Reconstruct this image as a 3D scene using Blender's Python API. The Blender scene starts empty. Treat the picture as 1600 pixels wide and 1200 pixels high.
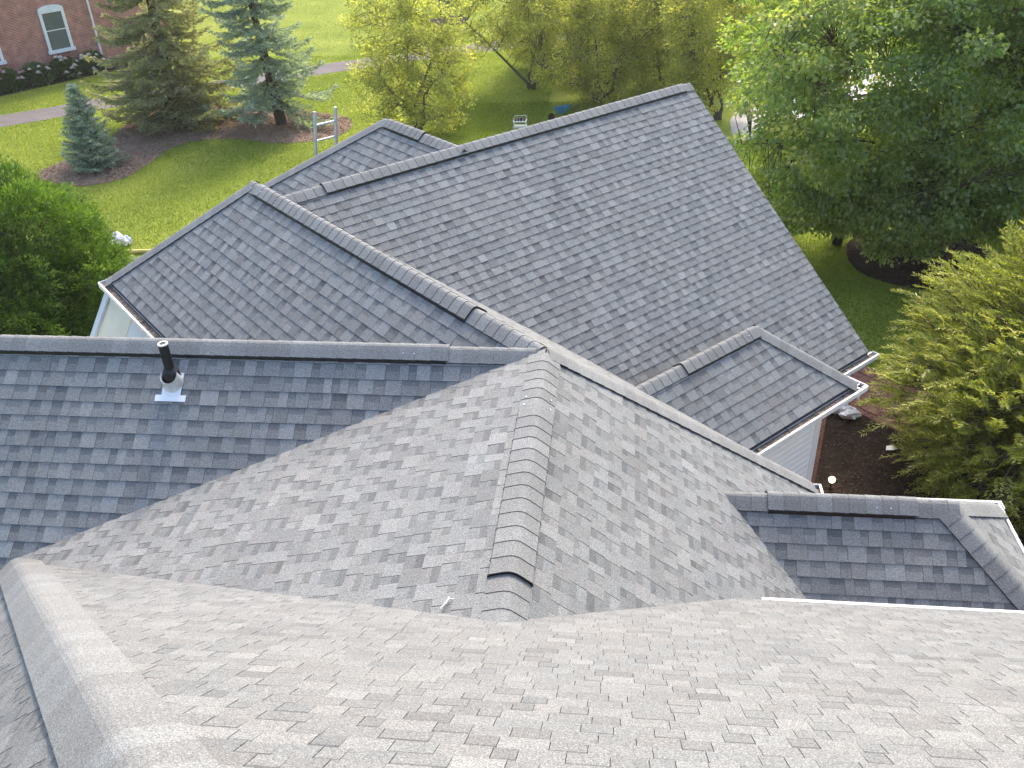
import bpy, math, random
import numpy as np
from mathutils import Vector, Matrix

random.seed(7)
rng = np.random.default_rng(11)
SC = bpy.context.scene
COL = SC.collection
Q = math.sqrt(.5)

# ---------------------------------------------------------------- camera
FPX, PITCH, YAW, ROLL = 1403.4, math.radians(32.38), math.radians(-7.75), math.radians(2.654)
F = Vector((math.sin(YAW)*math.cos(PITCH), math.cos(YAW)*math.cos(PITCH), -math.sin(PITCH)))
R0 = Vector((math.cos(YAW), -math.sin(YAW), 0))
D0 = F.cross(R0)
RV = R0*math.cos(ROLL) + D0*math.sin(ROLL)
DV = -R0*math.sin(ROLL) + D0*math.cos(ROLL)
CAMPOS = Vector((0, 0, 10))
cd = bpy.data.cameras.new("camera")
cam = bpy.data.objects.new("camera", cd)
COL.objects.link(cam)
m = Matrix.Identity(4)
for i in range(3):
    m[i][0], m[i][1], m[i][2], m[i][3] = RV[i], -DV[i], -F[i], CAMPOS[i]
cam.matrix_world = m
cd.sensor_width = 36
cd.lens = 36*FPX/1600
cd.clip_start, cd.clip_end = .05, 2000
SC.camera = cam

# ---------------------------------------------------------------- light
SUN_AZ, SUN_EL = math.radians(5), math.radians(45)
w = bpy.data.worlds.new("World")
SC.world = w
w.use_nodes = True
wn = w.node_tree.nodes
wl = w.node_tree.links
sky = wn.new("ShaderNodeTexSky")
sky.sky_type = 'NISHITA'
sky.sun_disc = False
sky.sun_elevation, sky.sun_rotation = SUN_EL, SUN_AZ
sky.air_density, sky.dust_density, sky.ozone_density = 1.0, 3.0, 1.0
wl.new(sky.outputs[0], wn["Background"].inputs[0])
wn["Background"].inputs[1].default_value = .15
sd = bpy.data.lights.new("sun", 'SUN')
sd.energy = 1.38
sd.angle = math.radians(10)
sd.color = (1, .89, .72)
sun = bpy.data.objects.new("sun", sd)
COL.objects.link(sun)
sdir = Vector((math.sin(SUN_AZ)*math.cos(SUN_EL), math.cos(SUN_AZ)*math.cos(SUN_EL), math.sin(SUN_EL)))
sun.rotation_euler = sdir.to_track_quat('Z', 'Y').to_euler()
sun.location = (0, 0, 40)
vs = SC.view_settings
SC.display_settings.display_device = 'sRGB'
vs.view_transform = 'Standard'
vs.look = 'None'
vs.gamma = 1
vs.exposure = 1.54
vs.use_curve_mapping = False
SC.render.engine = 'CYCLES'
SC.cycles.max_bounces = 6
SC.cycles.transparent_max_bounces = 4


# ---------------------------------------------------------------- materials
def newmat(name):
    mt = bpy.data.materials.new(name)
    mt.use_nodes = True
    n, l = mt.node_tree.nodes, mt.node_tree.links
    return mt, n, l, n["Principled BSDF"]


def node(n, t, **kw):
    x = n.new(t)
    for k, v in kw.items():
        if k.startswith('i_'):
            x.inputs[int(k[2:])].default_value = v
        else:
            setattr(x, k, v)
    return x


def ramp(n, l, src, stops):
    r = n.new("ShaderNodeValToRGB")
    e = r.color_ramp.elements
    e[0].position, e[0].color = stops[0][0], (*stops[0][1], 1)
    e[1].position, e[1].color = stops[-1][0], (*stops[-1][1], 1)
    for p, c in stops[1:-1]:
        q = e.new(p)
        q.color = (*c, 1)
    l.new(src, r.inputs[0])
    return r.outputs[0]


def mix(n, l, a, b, fac, mode='MIX'):
    x = n.new("ShaderNodeMix")
    x.data_type = 'RGBA'
    x.blend_type = mode
    for k, v in ((0, fac), (6, a), (7, b)):
        if hasattr(v, 'is_linked') or hasattr(v, 'links'):
            l.new(v, x.inputs[k])
        else:
            x.inputs[k].default_value = v if k == 0 else (*v, 1)
    return x.outputs[2]


def noise(n, l, scale, detail=2, rough=.5, vec=None, out=0):
    x = n.new("ShaderNodeTexNoise")
    x.inputs["Scale"].default_value = scale
    x.inputs["Detail"].default_value = detail
    x.inputs["Roughness"].default_value = rough
    if vec is None:
        g = n.new("ShaderNodeNewGeometry")
        vec = g.outputs["Position"]
    l.new(vec, x.inputs["Vector"])
    return x.outputs[out]


def bump(n, l, h, p, strength=.3, dist=.01):
    b = n.new("ShaderNodeBump")
    b.inputs["Strength"].default_value = strength
    b.inputs["Distance"].default_value = dist
    l.new(h, b.inputs["Height"])
    l.new(b.outputs[0], p.inputs["Normal"])


def simple(name, col, rough=.6, metal=0., var=.12, scale=6., spec=.4):
    mt, n, l, p = newmat(name)
    f = noise(n, l, scale, 4, .6)
    lo = tuple(max(0, c*(1-var)) for c in col)
    hi = tuple(min(1, c*(1+var)) for c in col)
    l.new(ramp(n, l, f, [(.3, lo), (.7, hi)]), p.inputs["Base Color"])
    p.inputs["Roughness"].default_value = rough
    p.inputs["Metallic"].default_value = metal
    p.inputs["Specular IOR Level"].default_value = spec
    return mt


def shingle_mat(name, perobject=False):
    mt, n, l, p = newmat(name)
    if perobject:
        oi = n.new("ShaderNodeObjectInfo")
        mr = node(n, "ShaderNodeMapRange")
        mr.inputs[3].default_value, mr.inputs[4].default_value = .50, .68
        l.new(oi.outputs["Random"], mr.inputs[0])
        tone = mr.outputs[0]
        hm = node(n, "ShaderNodeMapRange")
        hm.inputs[3].default_value, hm.inputs[4].default_value = .48, .2
        l.new(oi.outputs["Random"], hm.inputs[0])
        hue = hm.outputs[0]
    else:
        at = node(n, "ShaderNodeAttribute", attribute_name="tone")
        tone = at.outputs["Fac"]
        hue = node(n, "ShaderNodeAttribute", attribute_name="hue").outputs["Fac"]
    cool = ramp(n, l, tone, [(0, (.075, .083, .092)), (.5, (.178, .189, .191)), (1, (.30, .310, .306))])
    warm = ramp(n, l, tone, [(0, (.082, .077, .075)), (.5, (.186, .176, .168)), (1, (.316, .302, .287))])
    c = mix(n, l, cool, warm, hue)
    # weathering in broad patches
    c = mix(n, l, c, (.27, .26, .24), ramp(n, l, noise(n, l, .9, 4, .6), [(.45, (0, 0, 0)), (.8, (.25, .25, .25))]))
    # ceramic granules, coarse and fine
    g1 = ramp(n, l, noise(n, l, 190, 2, .7), [(.34, (.5, .5, .5)), (.5, (.97, .97, .98)), (.68, (1.75, 1.74, 1.7))])
    g2 = ramp(n, l, noise(n, l, 75, 2, .8), [(.3, (.8, .8, .81)), (.7, (1.2, 1.2, 1.18))])
    c = mix(n, l, c, g1, 1., 'MULTIPLY')
    c = mix(n, l, c, g2, 1., 'MULTIPLY')
    l.new(c, p.inputs["Base Color"])
    p.inputs["Roughness"].default_value = .85
    p.inputs["Specular IOR Level"].default_value = .35
    bump(n, l, noise(n, l, 260, 2, .7), p, .55, .004)
    return mt


def leaf_mat(name, c0, c1, c2, trans=.4, gloss=.08):
    mt, n, l, p = newmat(name)
    t = node(n, "ShaderNodeAttribute", attribute_name="tone").outputs["Fac"]
    c = ramp(n, l, t, [(0, c0), (.5, c1), (1, c2)])
    n.remove(p)
    d = n.new("ShaderNodeBsdfDiffuse")
    tr = n.new("ShaderNodeBsdfTranslucent")
    gl = n.new("ShaderNodeBsdfGlossy")
    gl.inputs["Roughness"].default_value = .45
    gl.inputs["Color"].default_value = (.9, .95, .9, 1)
    l.new(c, d.inputs[0])
    l.new(mix(n, l, c, (1.3, 1.4, .55), 1., 'MULTIPLY'), tr.inputs[0])
    m1 = n.new("ShaderNodeMixShader")
    m1.inputs[0].default_value = trans
    l.new(d.outputs[0], m1.inputs[1])
    l.new(tr.outputs[0], m1.inputs[2])
    m2 = n.new("ShaderNodeMixShader")
    m2.inputs[0].default_value = gloss
    l.new(m1.outputs[0], m2.inputs[1])
    l.new(gl.outputs[0], m2.inputs[2])
    l.new(m2.outputs[0], n["Material Output"].inputs[0])
    return mt


def brick_mat(name, c1, c2, mortar, bw=.2, bh=.067, rot=0.):
    mt, n, l, p = newmat(name)
    tc = n.new("ShaderNodeTexCoord")
    b = n.new("ShaderNodeTexBrick")
    b.inputs["Color1"].default_value = (*c1, 1)
    b.inputs["Color2"].default_value = (*c2, 1)
    b.inputs["Mortar"].default_value = (*mortar, 1)
    b.inputs["Scale"].default_value = 1
    b.inputs["Mortar Size"].default_value = .009
    b.inputs["Brick Width"].default_value = bw
    b.inputs["Row Height"].default_value = bh
    l.new(tc.outputs["UV"], b.inputs["Vector"])
    c = mix(n, l, b.outputs[0], ramp(n, l, noise(n, l, 3, 4), [(.3, (.75, .75, .75)), (.7, (1.2, 1.2, 1.2))]), 1., 'MULTIPLY')
    l.new(c, p.inputs["Base Color"])
    p.inputs["Roughness"].default_value = .9
    inv = node(n, "ShaderNodeMath", operation='SUBTRACT')
    inv.inputs[0].default_value = 1
    l.new(b.outputs["Fac"], inv.inputs[1])
    bump(n, l, inv.outputs[0], p, .6, .008)
    return mt


M = {}
M['shingle'] = shingle_mat("shingle_granules")
M['cap'] = shingle_mat("cap_granules", True)
M['edge'] = simple("asphalt_edge", (.03, .031, .034), .9)
M['deck'] = simple("roof_felt", (.05, .052, .056), .9)
M['black'] = simple("black_plastic", (.012, .012, .014), .45)
M['white'] = simple("white_paint", (.78, .79, .8), .4, var=.05)
M['vinyl'] = simple("vinyl_siding", (.88, .89, .90), .5, var=.04, scale=2)
M['cream'] = simple("cream_sheet", (.70, .68, .56), .6, var=.10, scale=1.6)
M['palegrey'] = simple("pale_grey_sheet", (.66, .68, .66), .6, var=.07, scale=1.3)
M['boardblue'] = simple("pale_blue_board", (.55, .63, .69), .5, var=.06)
M['gutterdirt'] = simple("gutter_dirt", (.12, .09, .065), .9, var=.5, scale=14)
M['gutterin'] = simple("gutter_inside", (.16, .135, .11), .7, var=.4, scale=5)
M['alu'] = simple("aluminium", (.72, .73, .75), .35, .85, var=.06)
M['ladder'] = simple("ladder_aluminium", (.62, .64, .66), .45, .35, var=.08)
M['galv'] = simple("lead_flashing", (.82, .83, .84), .4, .0, var=.05)
M['collar'] = simple("flashing_collar", (.62, .61, .58), .4, .35, var=.12, scale=20)
M['bark'] = simple("bark", (.085, .066, .05), .95, var=.4, scale=18)
M['barkgrey'] = simple("grey_bark", (.12, .105, .082), .95, var=.4, scale=18)
M['rusty'] = simple("dead_twigs", (.13, .085, .055), .95, var=.4, scale=8)
M['bag'] = simple("white_plastic_bag", (.8, .81, .84), .35, var=.06, scale=14)
M['bagprint'] = simple("bag_print", (.45, .42, .68), .4)
M['yellow'] = simple("yellow_pole", (.72, .56, .16), .5)
M['glass'] = simple("window_glass", (.09, .115, .125), .12, var=.15, scale=1.5, spec=.8)
M['blue'] = simple("blue_tray", (.06, .22, .42), .4)
M['petal'] = simple("white_petals", (.82, .76, .74), .6, var=.1, scale=9)
M['petalpink'] = simple("pink_petals", (.78, .50, .55), .6, var=.1, scale=9)
M['brick'] = brick_mat("red_brick", (.46, .165, .115), (.37, .125, .09), (.46, .34, .28))
M['brickorange'] = brick_mat("orange_brick", (.34, .12, .06), (.24, .085, .05), (.30, .22, .17))
M['paver'] = simple("paver_clay", (.24, .115, .09), .9, var=.35, scale=7)
M['mulchchip'] = simple("mulch_chip", (.07, .048, .036), .95, var=.5, scale=30)
M['mulchlight'] = simple("bark_chip", (.38, .27, .2), .95, var=.5, scale=30)


def ground_mat(name, stops, scale, stops2=None, bs=60, bstr=.5, bd=.03):
    mt, n, l, p = newmat(name)
    c = ramp(n, l, noise(n, l, scale, 6, .65), stops)
    if stops2:
        c = mix(n, l, c, ramp(n, l, noise(n, l, bs, 3, .7), stops2), 1., 'MULTIPLY')
    l.new(c, p.inputs["Base Color"])
    p.inputs["Roughness"].default_value = .95
    p.inputs["Specular IOR Level"].default_value = .15
    bump(n, l, noise(n, l, bs, 4, .7), p, bstr, bd)
    return mt


M['lawn'] = ground_mat("lawn_grass", [(.3, (.155, .205, .030)), (.52, (.24, .285, .045)), (.72, (.33, .35, .08))], .35,
                       [(.3, (.62, .66, .5)), (.7, (1.35, 1.32, 1.3))], 16, .8, .05)
M['mulch'] = ground_mat("dark_mulch", [(.3, (.022, .015, .012)), (.7, (.055, .038, .03))], 4, [(.3, (.5, .5, .5)), (.7, (1.5, 1.45, 1.4))], 35, 1., .05)
M['bark_bed'] = ground_mat("bark_mulch_bed", [(.3, (.21, .15, .11)), (.7, (.37, .27, .20))], 1.3, [(.3, (.55, .52, .5)), (.7, (1.45, 1.4, 1.35))], 28, 1., .05)
M['path'] = ground_mat("asphalt_path", [(.3, (.15, .132, .132)), (.7, (.205, .183, .18))], 1.2, [(.3, (.8, .8, .8)), (.7, (1.2, 1.2, 1.2))], 70)
M['drive'] = ground_mat("grey_driveway", [(.3, (.16, .155, .16)), (.7, (.22, .21, .215))], 1.2, [(.3, (.8, .8, .8)), (.7, (1.2, 1.2, 1.2))], 70)
M['road'] = ground_mat("pale_concrete_road", [(.3, (.44, .40, .40)), (.7, (.52, .48, .47))], 1.2, [(.3, (.85, .85, .85)), (.7, (1.15, 1.15, 1.15))], 70)

mt, n_, l_, p_ = newmat("lamp_globe")
p_.inputs["Base Color"].default_value = (.9, .85, .75, 1)
p_.inputs["Emission Color"].default_value = (1, .82, .55, 1)
p_.inputs["Emission Strength"].default_value = 2.2
M['globe'] = mt

M['grass'] = leaf_mat("grass_blade", (.145, .20, .026), (.24, .30, .045), (.36, .385, .09), .45, .03)
M['maple'] = leaf_mat("maple_leaf", (.125, .205, .05), (.235, .325, .085), (.52, .50, .18), .62, .05)
M['oak'] = leaf_mat("dark_leaf", (.09, .17, .05), (.155, .25, .07), (.25, .34, .11), .55, .05)
M['crab'] = leaf_mat("yellow_green_leaf", (.22, .23, .065), (.40, .405, .12), (.68, .63, .21), .65, .04)
M['willow'] = leaf_mat("narrow_leaf", (.15, .19, .03), (.32, .35, .065), (.62, .58, .17), .5, .03)
M['arbor'] = leaf_mat("arborvitae_spray", (.05, .11, .018), (.105, .19, .03), (.24, .32, .06), .42, .04)
M['bluespruce'] = leaf_mat("blue_spruce_needles", (.20, .25, .24), (.37, .43, .41), (.58, .64, .60), .4, .04)
M['olivespruce'] = leaf_mat("green_spruce_needles", (.21, .205, .145), (.34, .335, .24), (.52, .50, .37), .5, .03)
M['peony'] = leaf_mat("peony_leaf", (.03, .07, .016), (.06, .12, .025), (.11, .18, .045), .25, .06)


# ---------------------------------------------------------------- object helpers
def link(name, me, parent=None, mats=()):
    for k in mats:
        me.materials.append(M[k])
    o = bpy.data.objects.new(name, me)
    COL.objects.link(o)
    if parent is not None:
        attach(o, parent)
    return o


def attach(o, parent):
    o.parent = parent
    o.matrix_parent_inverse = Matrix.Translation(-world_loc(parent))


def world_loc(o):
    v = Vector(o.location)
    return v


def tag(o, label=None, cat=None, group=None, kind=None):
    if label: o['label'] = label
    if cat: o['category'] = cat
    if group: o['group'] = group
    if kind: o['kind'] = kind
    return o


def empty(name, loc, label, cat, group=None):
    o = bpy.data.objects.new(name, None)
    COL.objects.link(o)
    o.location = loc
    o.empty_display_size = .2
    return tag(o, label, cat, group)


class MB:
    """collects polygons with a material slot each"""
    def __init__(s):
        s.v, s.f, s.mi, s.tone, s.hue = [], [], [], [], []

    def poly(s, pts, mi=0, tone=.5, hue=.5):
        b = len(s.v)
        s.v.extend(tuple(p) for p in pts)
        s.f.append(tuple(range(b, b+len(pts))))
        s.mi.append(mi); s.tone.append(tone); s.hue.append(hue)

    def box(s, o, x, y, z, mi=0):
        """o corner, x y z edge vectors (right handed)"""
        o, x, y, z = Vector(o), Vector(x), Vector(y), Vector(z)
        c = [o, o+x, o+x+y, o+y, o+z, o+x+z, o+x+y+z, o+y+z]
        b = len(s.v)
        s.v.extend(tuple(p) for p in c)
        for q in ((3, 2, 1, 0), (4, 5, 6, 7), (0, 1, 5, 4), (1, 2, 6, 5), (2, 3, 7, 6), (3, 0, 4, 7)):
            s.f.append(tuple(b+i for i in q))
            s.mi.append(mi); s.tone.append(.5); s.hue.append(.5)

    def tube(s, pts, rad, n=6, mi=0, cap=True):
        pts = [Vector(p) for p in pts]
        if not hasattr(rad, '__len__'): rad = [rad]*len(pts)
        b = len(s.v)
        for i, p in enumerate(pts):
            d = (pts[min(i+1, len(pts)-1)] - pts[max(i-1, 0)])
            if d.length < 1e-9: d = Vector((0, 0, 1))
            d.normalize()
            u = d.cross(Vector((.31, .17, .93)))
            if u.length < .1: u = d.cross(Vector((1, 0, 0)))
            u.normalize()
            v = d.cross(u)
            for k in range(n):
                t = 2*math.pi*k/n
                s.v.append(tuple(p + (u*math.cos(t) + v*math.sin(t))*rad[i]))
        fs = []
        for i in range(len(pts)-1):
            for k in range(n):
                fs.append((b+i*n+k, b+i*n+(k+1) % n, b+(i+1)*n+(k+1) % n, b+(i+1)*n+k))
        if cap:
            fs.append(tuple(b+k for k in range(n))[::-1])
            fs.append(tuple(b+(len(pts)-1)*n+k for k in range(n)))
        for f in fs:
            s.f.append(f); s.mi.append(mi); s.tone.append(.5); s.hue.append(.5)

    def mesh(s, name, attrs=False):
        me = bpy.data.meshes.new(name)
        me.from_pydata(s.v, [], s.f)
        me.polygons.foreach_set("material_index", s.mi)
        if attrs:
            for nm, dat in (("tone", s.tone), ("hue", s.hue)):
                a = me.attributes.new(nm, 'FLOAT', 'FACE')
                a.data.foreach_set("value", np.array(dat, dtype=np.float32))
        me.update()
        return me

    def build(s, name, mats, parent=None, attrs=False, smooth=False):
        me = s.mesh(name, attrs)
        if smooth:
            me.polygons.foreach_set("use_smooth", [True]*len(me.polygons))
        return link(name, me, parent, mats)


def quads_mesh(name, V, tone):
    """V (n,4,3) array of quads"""
    n = len(V)
    me = bpy.data.meshes.new(name)
    me.vertices.add(n*4)
    me.vertices.foreach_set("co", V.reshape(-1).astype(np.float32))
    me.loops.add(n*4)
    me.loops.foreach_set("vertex_index", np.arange(n*4, dtype=np.int32))
    me.polygons.add(n)
    me.polygons.foreach_set("loop_start", np.arange(n, dtype=np.int32)*4)
    me.polygons.foreach_set("loop_total", np.full(n, 4, dtype=np.int32))
    a = me.attributes.new("tone", 'FLOAT', 'FACE')
    a.data.foreach_set("value", np.clip(tone, 0, 1).astype(np.float32))
    me.update(calc_edges=True)
    return me


def unit(v):
    return v/np.maximum(np.linalg.norm(v, axis=-1, keepdims=True), 1e-9)


def leaves(P, axis, nrm, ln, wd, fold=.15):
    """diamond leaves from base P along axis"""
    ax = unit(axis)
    sd_ = unit(np.cross(nrm, ax))
    n = np.cross(ax, sd_)
    ln = np.broadcast_to(np.asarray(ln, float), (len(P),))[:, None]
    wd = np.broadcast_to(np.asarray(wd, float), (len(P),))[:, None]
    mid = P + ax*ln*.45
    return np.stack([P, mid+sd_*wd*.5+n*ln*fold, P+ax*ln, mid-sd_*wd*.5+n*ln*fold], axis=1)


# ================================================================ HOUSE ROOFS
S = 10/12
SL = .29
A = Vector((-.61, 6.82, 6))
av, bv = Vector((-Q, Q, 0)), Vector((Q, Q, 0))
X, Y, Z = Vector((1, 0, 0)), Vector((0, 1, 0)), Vector((0, 0, 1))


def AB(al, be, z=None):
    p = A + av*al + bv*be
    if z is not None: p.z = z
    return p


house = empty("house", (0, 8, 0), "large house with steep grey shingle roofs meeting at many ridges and hips", "house")


class Plane:
    def __init__(s, p0, down, pitch):
        s.p0, s.dn, s.s = Vector(p0), Vector(down), pitch
        s.u = Z.cross(s.dn)
        s.k = math.sqrt(1+pitch*pitch)
        s.n = (Z + s.dn*pitch).normalized()
        s.wv = (s.dn*-1 + Z*pitch)/s.k          # up-slope unit vector

    def z(s, x, y):
        return s.p0.z - s.s*((x-s.p0.x)*s.dn.x + (y-s.p0.y)*s.dn.y)

    def P(s, x, y):
        return Vector((x, y, s.z(x, y)))

    def uw(s, p):
        d = Vector(p) - s.p0
        return (d.dot(s.u), d.dot(s.wv))

    def pt(s, u, w, h=0):
        return s.p0 + s.u*u + s.wv*w + s.n*h


def clip(poly, win):
    out = poly
    m_ = len(win)
    for i in range(m_):
        a_, b_ = win[i], win[(i+1) % m_]
        ex, ey = b_[0]-a_[0], b_[1]-a_[1]
        inp, out = out, []
        if not inp: return []
        sd0 = [ex*(p[1]-a_[1]) - ey*(p[0]-a_[0]) for p in inp]
        for j in range(len(inp)):
            p, q = inp[j], inp[(j+1) % len(inp)]
            d1, d2 = sd0[j], sd0[(j+1) % len(inp)]
            if d1 >= 0: out.append(p)
            if (d1 >= 0) != (d2 >= 0):
                t = d1/(d1-d2)
                out.append((p[0]+(q[0]-p[0])*t, p[1]+(q[1]-p[1])*t))
    return out


EXPO = .143
pieces = []     # (plane, polygon in uw, heights, tone, hue)


def proj(p):
    d = p - CAMPOS
    z = d.dot(F)
    return (800 + FPX*d.dot(RV)/z, 600 + FPX*d.dot(DV)/z, z)


def roof(pl, xy, eave_w=None, e=EXPO, seed=0, shingles=True, vis=None, dz=0., hs=1., ws=1., tv=1., band=.24, bfrac=.56, soft=False, t0=.615, h0=0.):
    """deck slab part + shingle pieces clipped to the polygon"""
    rg = random.Random(seed)
    win = [pl.uw(pl.P(x, y)) for x, y in xy]
    area = sum(win[i][0]*win[(i+1) % len(win)][1]-win[(i+1) % len(win)][0]*win[i][1] for i in range(len(win)))
    if area < 0: win = win[::-1]
    mb = MB()
    top = [pl.pt(u, w_, -.006) for u, w_ in win]
    bot = [p - Z*.12 for p in top]
    mb.poly(top)
    mb.poly(bot[::-1])
    for i in range(len(top)):
        j = (i+1) % len(top)
        mb.poly([top[i], bot[i], bot[j], top[j]])
    mb.build("roof_slope", ['deck'], house)
    if not shingles: return
    us = [p[0] for p in win]
    wl_ = [p[1] for p in win]
    w0 = min(wl_) if eave_w is None else eave_w
    u0, u1 = min(us), max(us)
    k = 0
    wph = rg.uniform(0, 6)
    while w0 + k*e < max(wl_):
        wk = w0 + k*e
        u = u0 - rg.uniform(0, .3)
        istab = rg.random() < .5
        shingle_end = u + rg.uniform(.2, 1.)
        base_hue = rg.random()
        while u < u1:
            istab = not istab
            wd = rg.choice([.10, .13, .15, .17, .2]) if istab else rg.choice([.08, .10, .12, .14, .17])
            wd *= rg.uniform(.92, 1.08)*ws
            if u > shingle_end:
                shingle_end += 1.
                base_hue = rg.random()
            tone = rg.gauss(.58, .085) if istab else rg.gauss(.51, .09)
            if rg.random() < .14: tone -= .13
            hue = min(1, max(0, .25*base_hue + rg.choice([0, .05, .1, .2, .4])))
            jw = .0025*math.sin(u*2.1+wph+k*.9) + rg.uniform(-.0008, .0008)
            tone = t0+(tone-.55)*tv
            hue = h0 + hue*tv**.5*(1-h0)
            lift = rg.uniform(0, .002)*hs
            g = .0012
            lo, hi = wk+jw, wk+e+.012
            if vis is None or vis(pl.pt(u, wk)):
                rect = [(u+g, lo), (u+wd-g, lo), (u+wd-g, hi), (u+g, hi)]
                hb = ((.0105 if istab else .0082) + lift - .0035)*hs + .0035
                ht = .0035
                if istab:
                    c = clip(rect, win)
                    if len(c) > 2:
                        pieces.append((pl, [(c, tone)], (lo, hi, hb, ht), hue, dz, soft))
                else:
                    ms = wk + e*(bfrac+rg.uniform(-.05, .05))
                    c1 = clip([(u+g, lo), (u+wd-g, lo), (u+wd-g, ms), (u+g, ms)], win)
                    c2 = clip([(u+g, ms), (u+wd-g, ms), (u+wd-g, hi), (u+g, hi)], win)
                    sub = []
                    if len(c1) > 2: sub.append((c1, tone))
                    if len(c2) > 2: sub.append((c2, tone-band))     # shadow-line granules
                    if sub: pieces.append((pl, sub, (lo, hi, hb, ht), hue, dz, soft))
            u += wd
        k += 1


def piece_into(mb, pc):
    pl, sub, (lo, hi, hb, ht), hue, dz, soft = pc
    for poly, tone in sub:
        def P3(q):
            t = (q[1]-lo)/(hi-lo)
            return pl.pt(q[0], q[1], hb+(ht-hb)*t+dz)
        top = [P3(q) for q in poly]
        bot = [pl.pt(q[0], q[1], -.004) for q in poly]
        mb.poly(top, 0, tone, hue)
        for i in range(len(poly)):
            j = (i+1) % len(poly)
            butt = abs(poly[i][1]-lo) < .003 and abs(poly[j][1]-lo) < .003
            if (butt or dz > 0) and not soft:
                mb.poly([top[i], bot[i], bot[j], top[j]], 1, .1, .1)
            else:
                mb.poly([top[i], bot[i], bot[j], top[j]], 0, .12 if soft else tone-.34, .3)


# --- planes
pFG = Plane((0, 3.654, 6), Y, S)
pFGb = Plane((0, .3, 6+S*3.354), -Y, S)
pHL = Plane((-3.554, 0, 6), -X, S)
pL4 = Plane(A, -X, SL)
pR4 = Plane(A, X, S)
pR1 = Plane(A, -Y, S)
pR1b = Plane(A, Y, S)
pR3l = Plane(A, -bv, S)
pR3r = Plane(A, bv, S)
e3 = AB(6, 0)
pR3h = Plane(e3, av, S)
e5 = AB(5.214, 7.666)
pR5 = Plane(e5, -av, S)
pR5b = Plane(e5, av, S)
e6 = AB(1.17, 4.70, 4.)
pR6 = Plane(e6, -av, S)
pR6b = Plane(e6, av, S)
pR6h = Plane(e6, bv, S)
e7 = AB(7.234, 2.83)
pR7 = Plane(e7, -bv, S)
pR7r = Plane(e7, bv, S)
pR7h = Plane(e7, av, S*1.43/1.86)
e2 = Vector((2.98, 6.59, 4.65))
pR2 = Plane(e2, -Y, S)
pR2b = Plane(e2, Y, S)
pR2h = Plane(e2, X, S)


def xy(*pts):
    return [(p.x, p.y) for p in pts]


YE = 5.24                      # eave of the near slope
XH = 2.76                      # run of the right hip
Hh = A + Vector((XH, XH*.4142, -S*XH))
K = Vector((-5.17, 5.24, 0))


def vFG(p): return p.y > .8 and p.x < 7
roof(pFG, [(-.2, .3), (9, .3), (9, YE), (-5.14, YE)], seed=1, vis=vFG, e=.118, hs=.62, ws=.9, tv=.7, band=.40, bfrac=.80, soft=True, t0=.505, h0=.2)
roof(pFGb, [(-.2, .3), (-3.5, -3), (9, -3), (9, .3)], shingles=False)
roof(pHL, [(-.2, .3), (-5.7, 5.8), (-5.7, -3), (-3.5, -3)], seed=2, e=.118, hs=.8, ws=.74, tv=.6, soft=True, t0=.5, h0=.3, vis=lambda p: p.x > -5.7 and p.y > .6 and p.x < -.8)
roof(pL4, [(-.61, 6.82), (-5.21, 5.24), (-.61, 3.60)], seed=3, ws=.86, dz=.007, tv=.85)
roof(pR4, [(-.61, 6.82), (-.61, 3.60), (2.15, 4.9), (2.15, Hh.y)], seed=4, ws=.86, dz=.006, tv=.85)
roof(pR1, [(-12, 6.82), (-12, 4.6), (-4.0, 4.6), (-.7, 6.6), (-.61, 6.82)], seed=5, ws=.86, vis=lambda p: p.x > -9.6)
roof(pR1b, [(-12, 6.82), (-.61, 6.82), (-3.0, 9.2), (-12, 9.2)], shingles=False)
roof(pR3l, xy(AB(0, 0), AB(6, 0), AB(7.76, -1.76), AB(-.3, -1.76)), seed=6, ws=.88)
roof(pR3h, xy(AB(6, 0), AB(7.42, 1.42), AB(7.76, 1.42), AB(7.76, -1.76)), seed=21)
roof(pR3r, xy(AB(0, 0), AB(-1.143, 2.76), AB(6, 2.76), AB(6, 0)), seed=7, hs=.35, vis=lambda p: (p-A).dot(bv) < 2.8)
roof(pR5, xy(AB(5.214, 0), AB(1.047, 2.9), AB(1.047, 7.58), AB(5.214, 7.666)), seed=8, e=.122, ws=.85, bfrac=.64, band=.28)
roof(pR5b, xy(AB(5.214, .3), AB(5.214, 7.666), AB(9.3, 7.7), AB(9.3, .3)), shingles=False)
roof(pR6, xy(AB(1.17, 1.7), AB(.15, 1.7), AB(.15, 5.72), AB(1.17, 4.70)), seed=9)
roof(pR6b, xy(AB(1.17, 1.7), AB(1.17, 4.70), AB(2.19, 5.72), AB(2.19, 1.7)), seed=10, shingles=False)
roof(pR6h, xy(AB(1.17, 4.70), AB(.15, 5.72), AB(2.19, 5.72)), seed=11)
roof(pR7, xy(AB(5.1, 2.83), AB(7.234, 2.83), AB(9.484, 1.1), AB(5.1, 1.1)), seed=12)
roof(pR7r, xy(AB(5.1, 2.83), AB(5.1, 4.56), AB(9.484, 4.56), AB(7.234, 2.83)), shingles=False)
roof(pR7h, xy(AB(7.234, 2.83), AB(9.484, 4.56), AB(9.484, 1.1)), seed=13, shingles=False)
TB = .86                       # run of the far hip end
roof(pR2, [(.9, 6.59), (.9, 5.27), (3.84, 5.27), (3.84, 5.73), (2.98, 6.59)], seed=14, ws=.86)
roof(pR2b, [(.9, 6.59), (2.98, 6.59), (2.98+TB, 6.59+TB), (.9, 6.59+TB)], shingles=False)
roof(pR2h, [(2.98, 6.59), (3.84, 5.73), (3.84, 6.59+TB)], seed=15)

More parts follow.
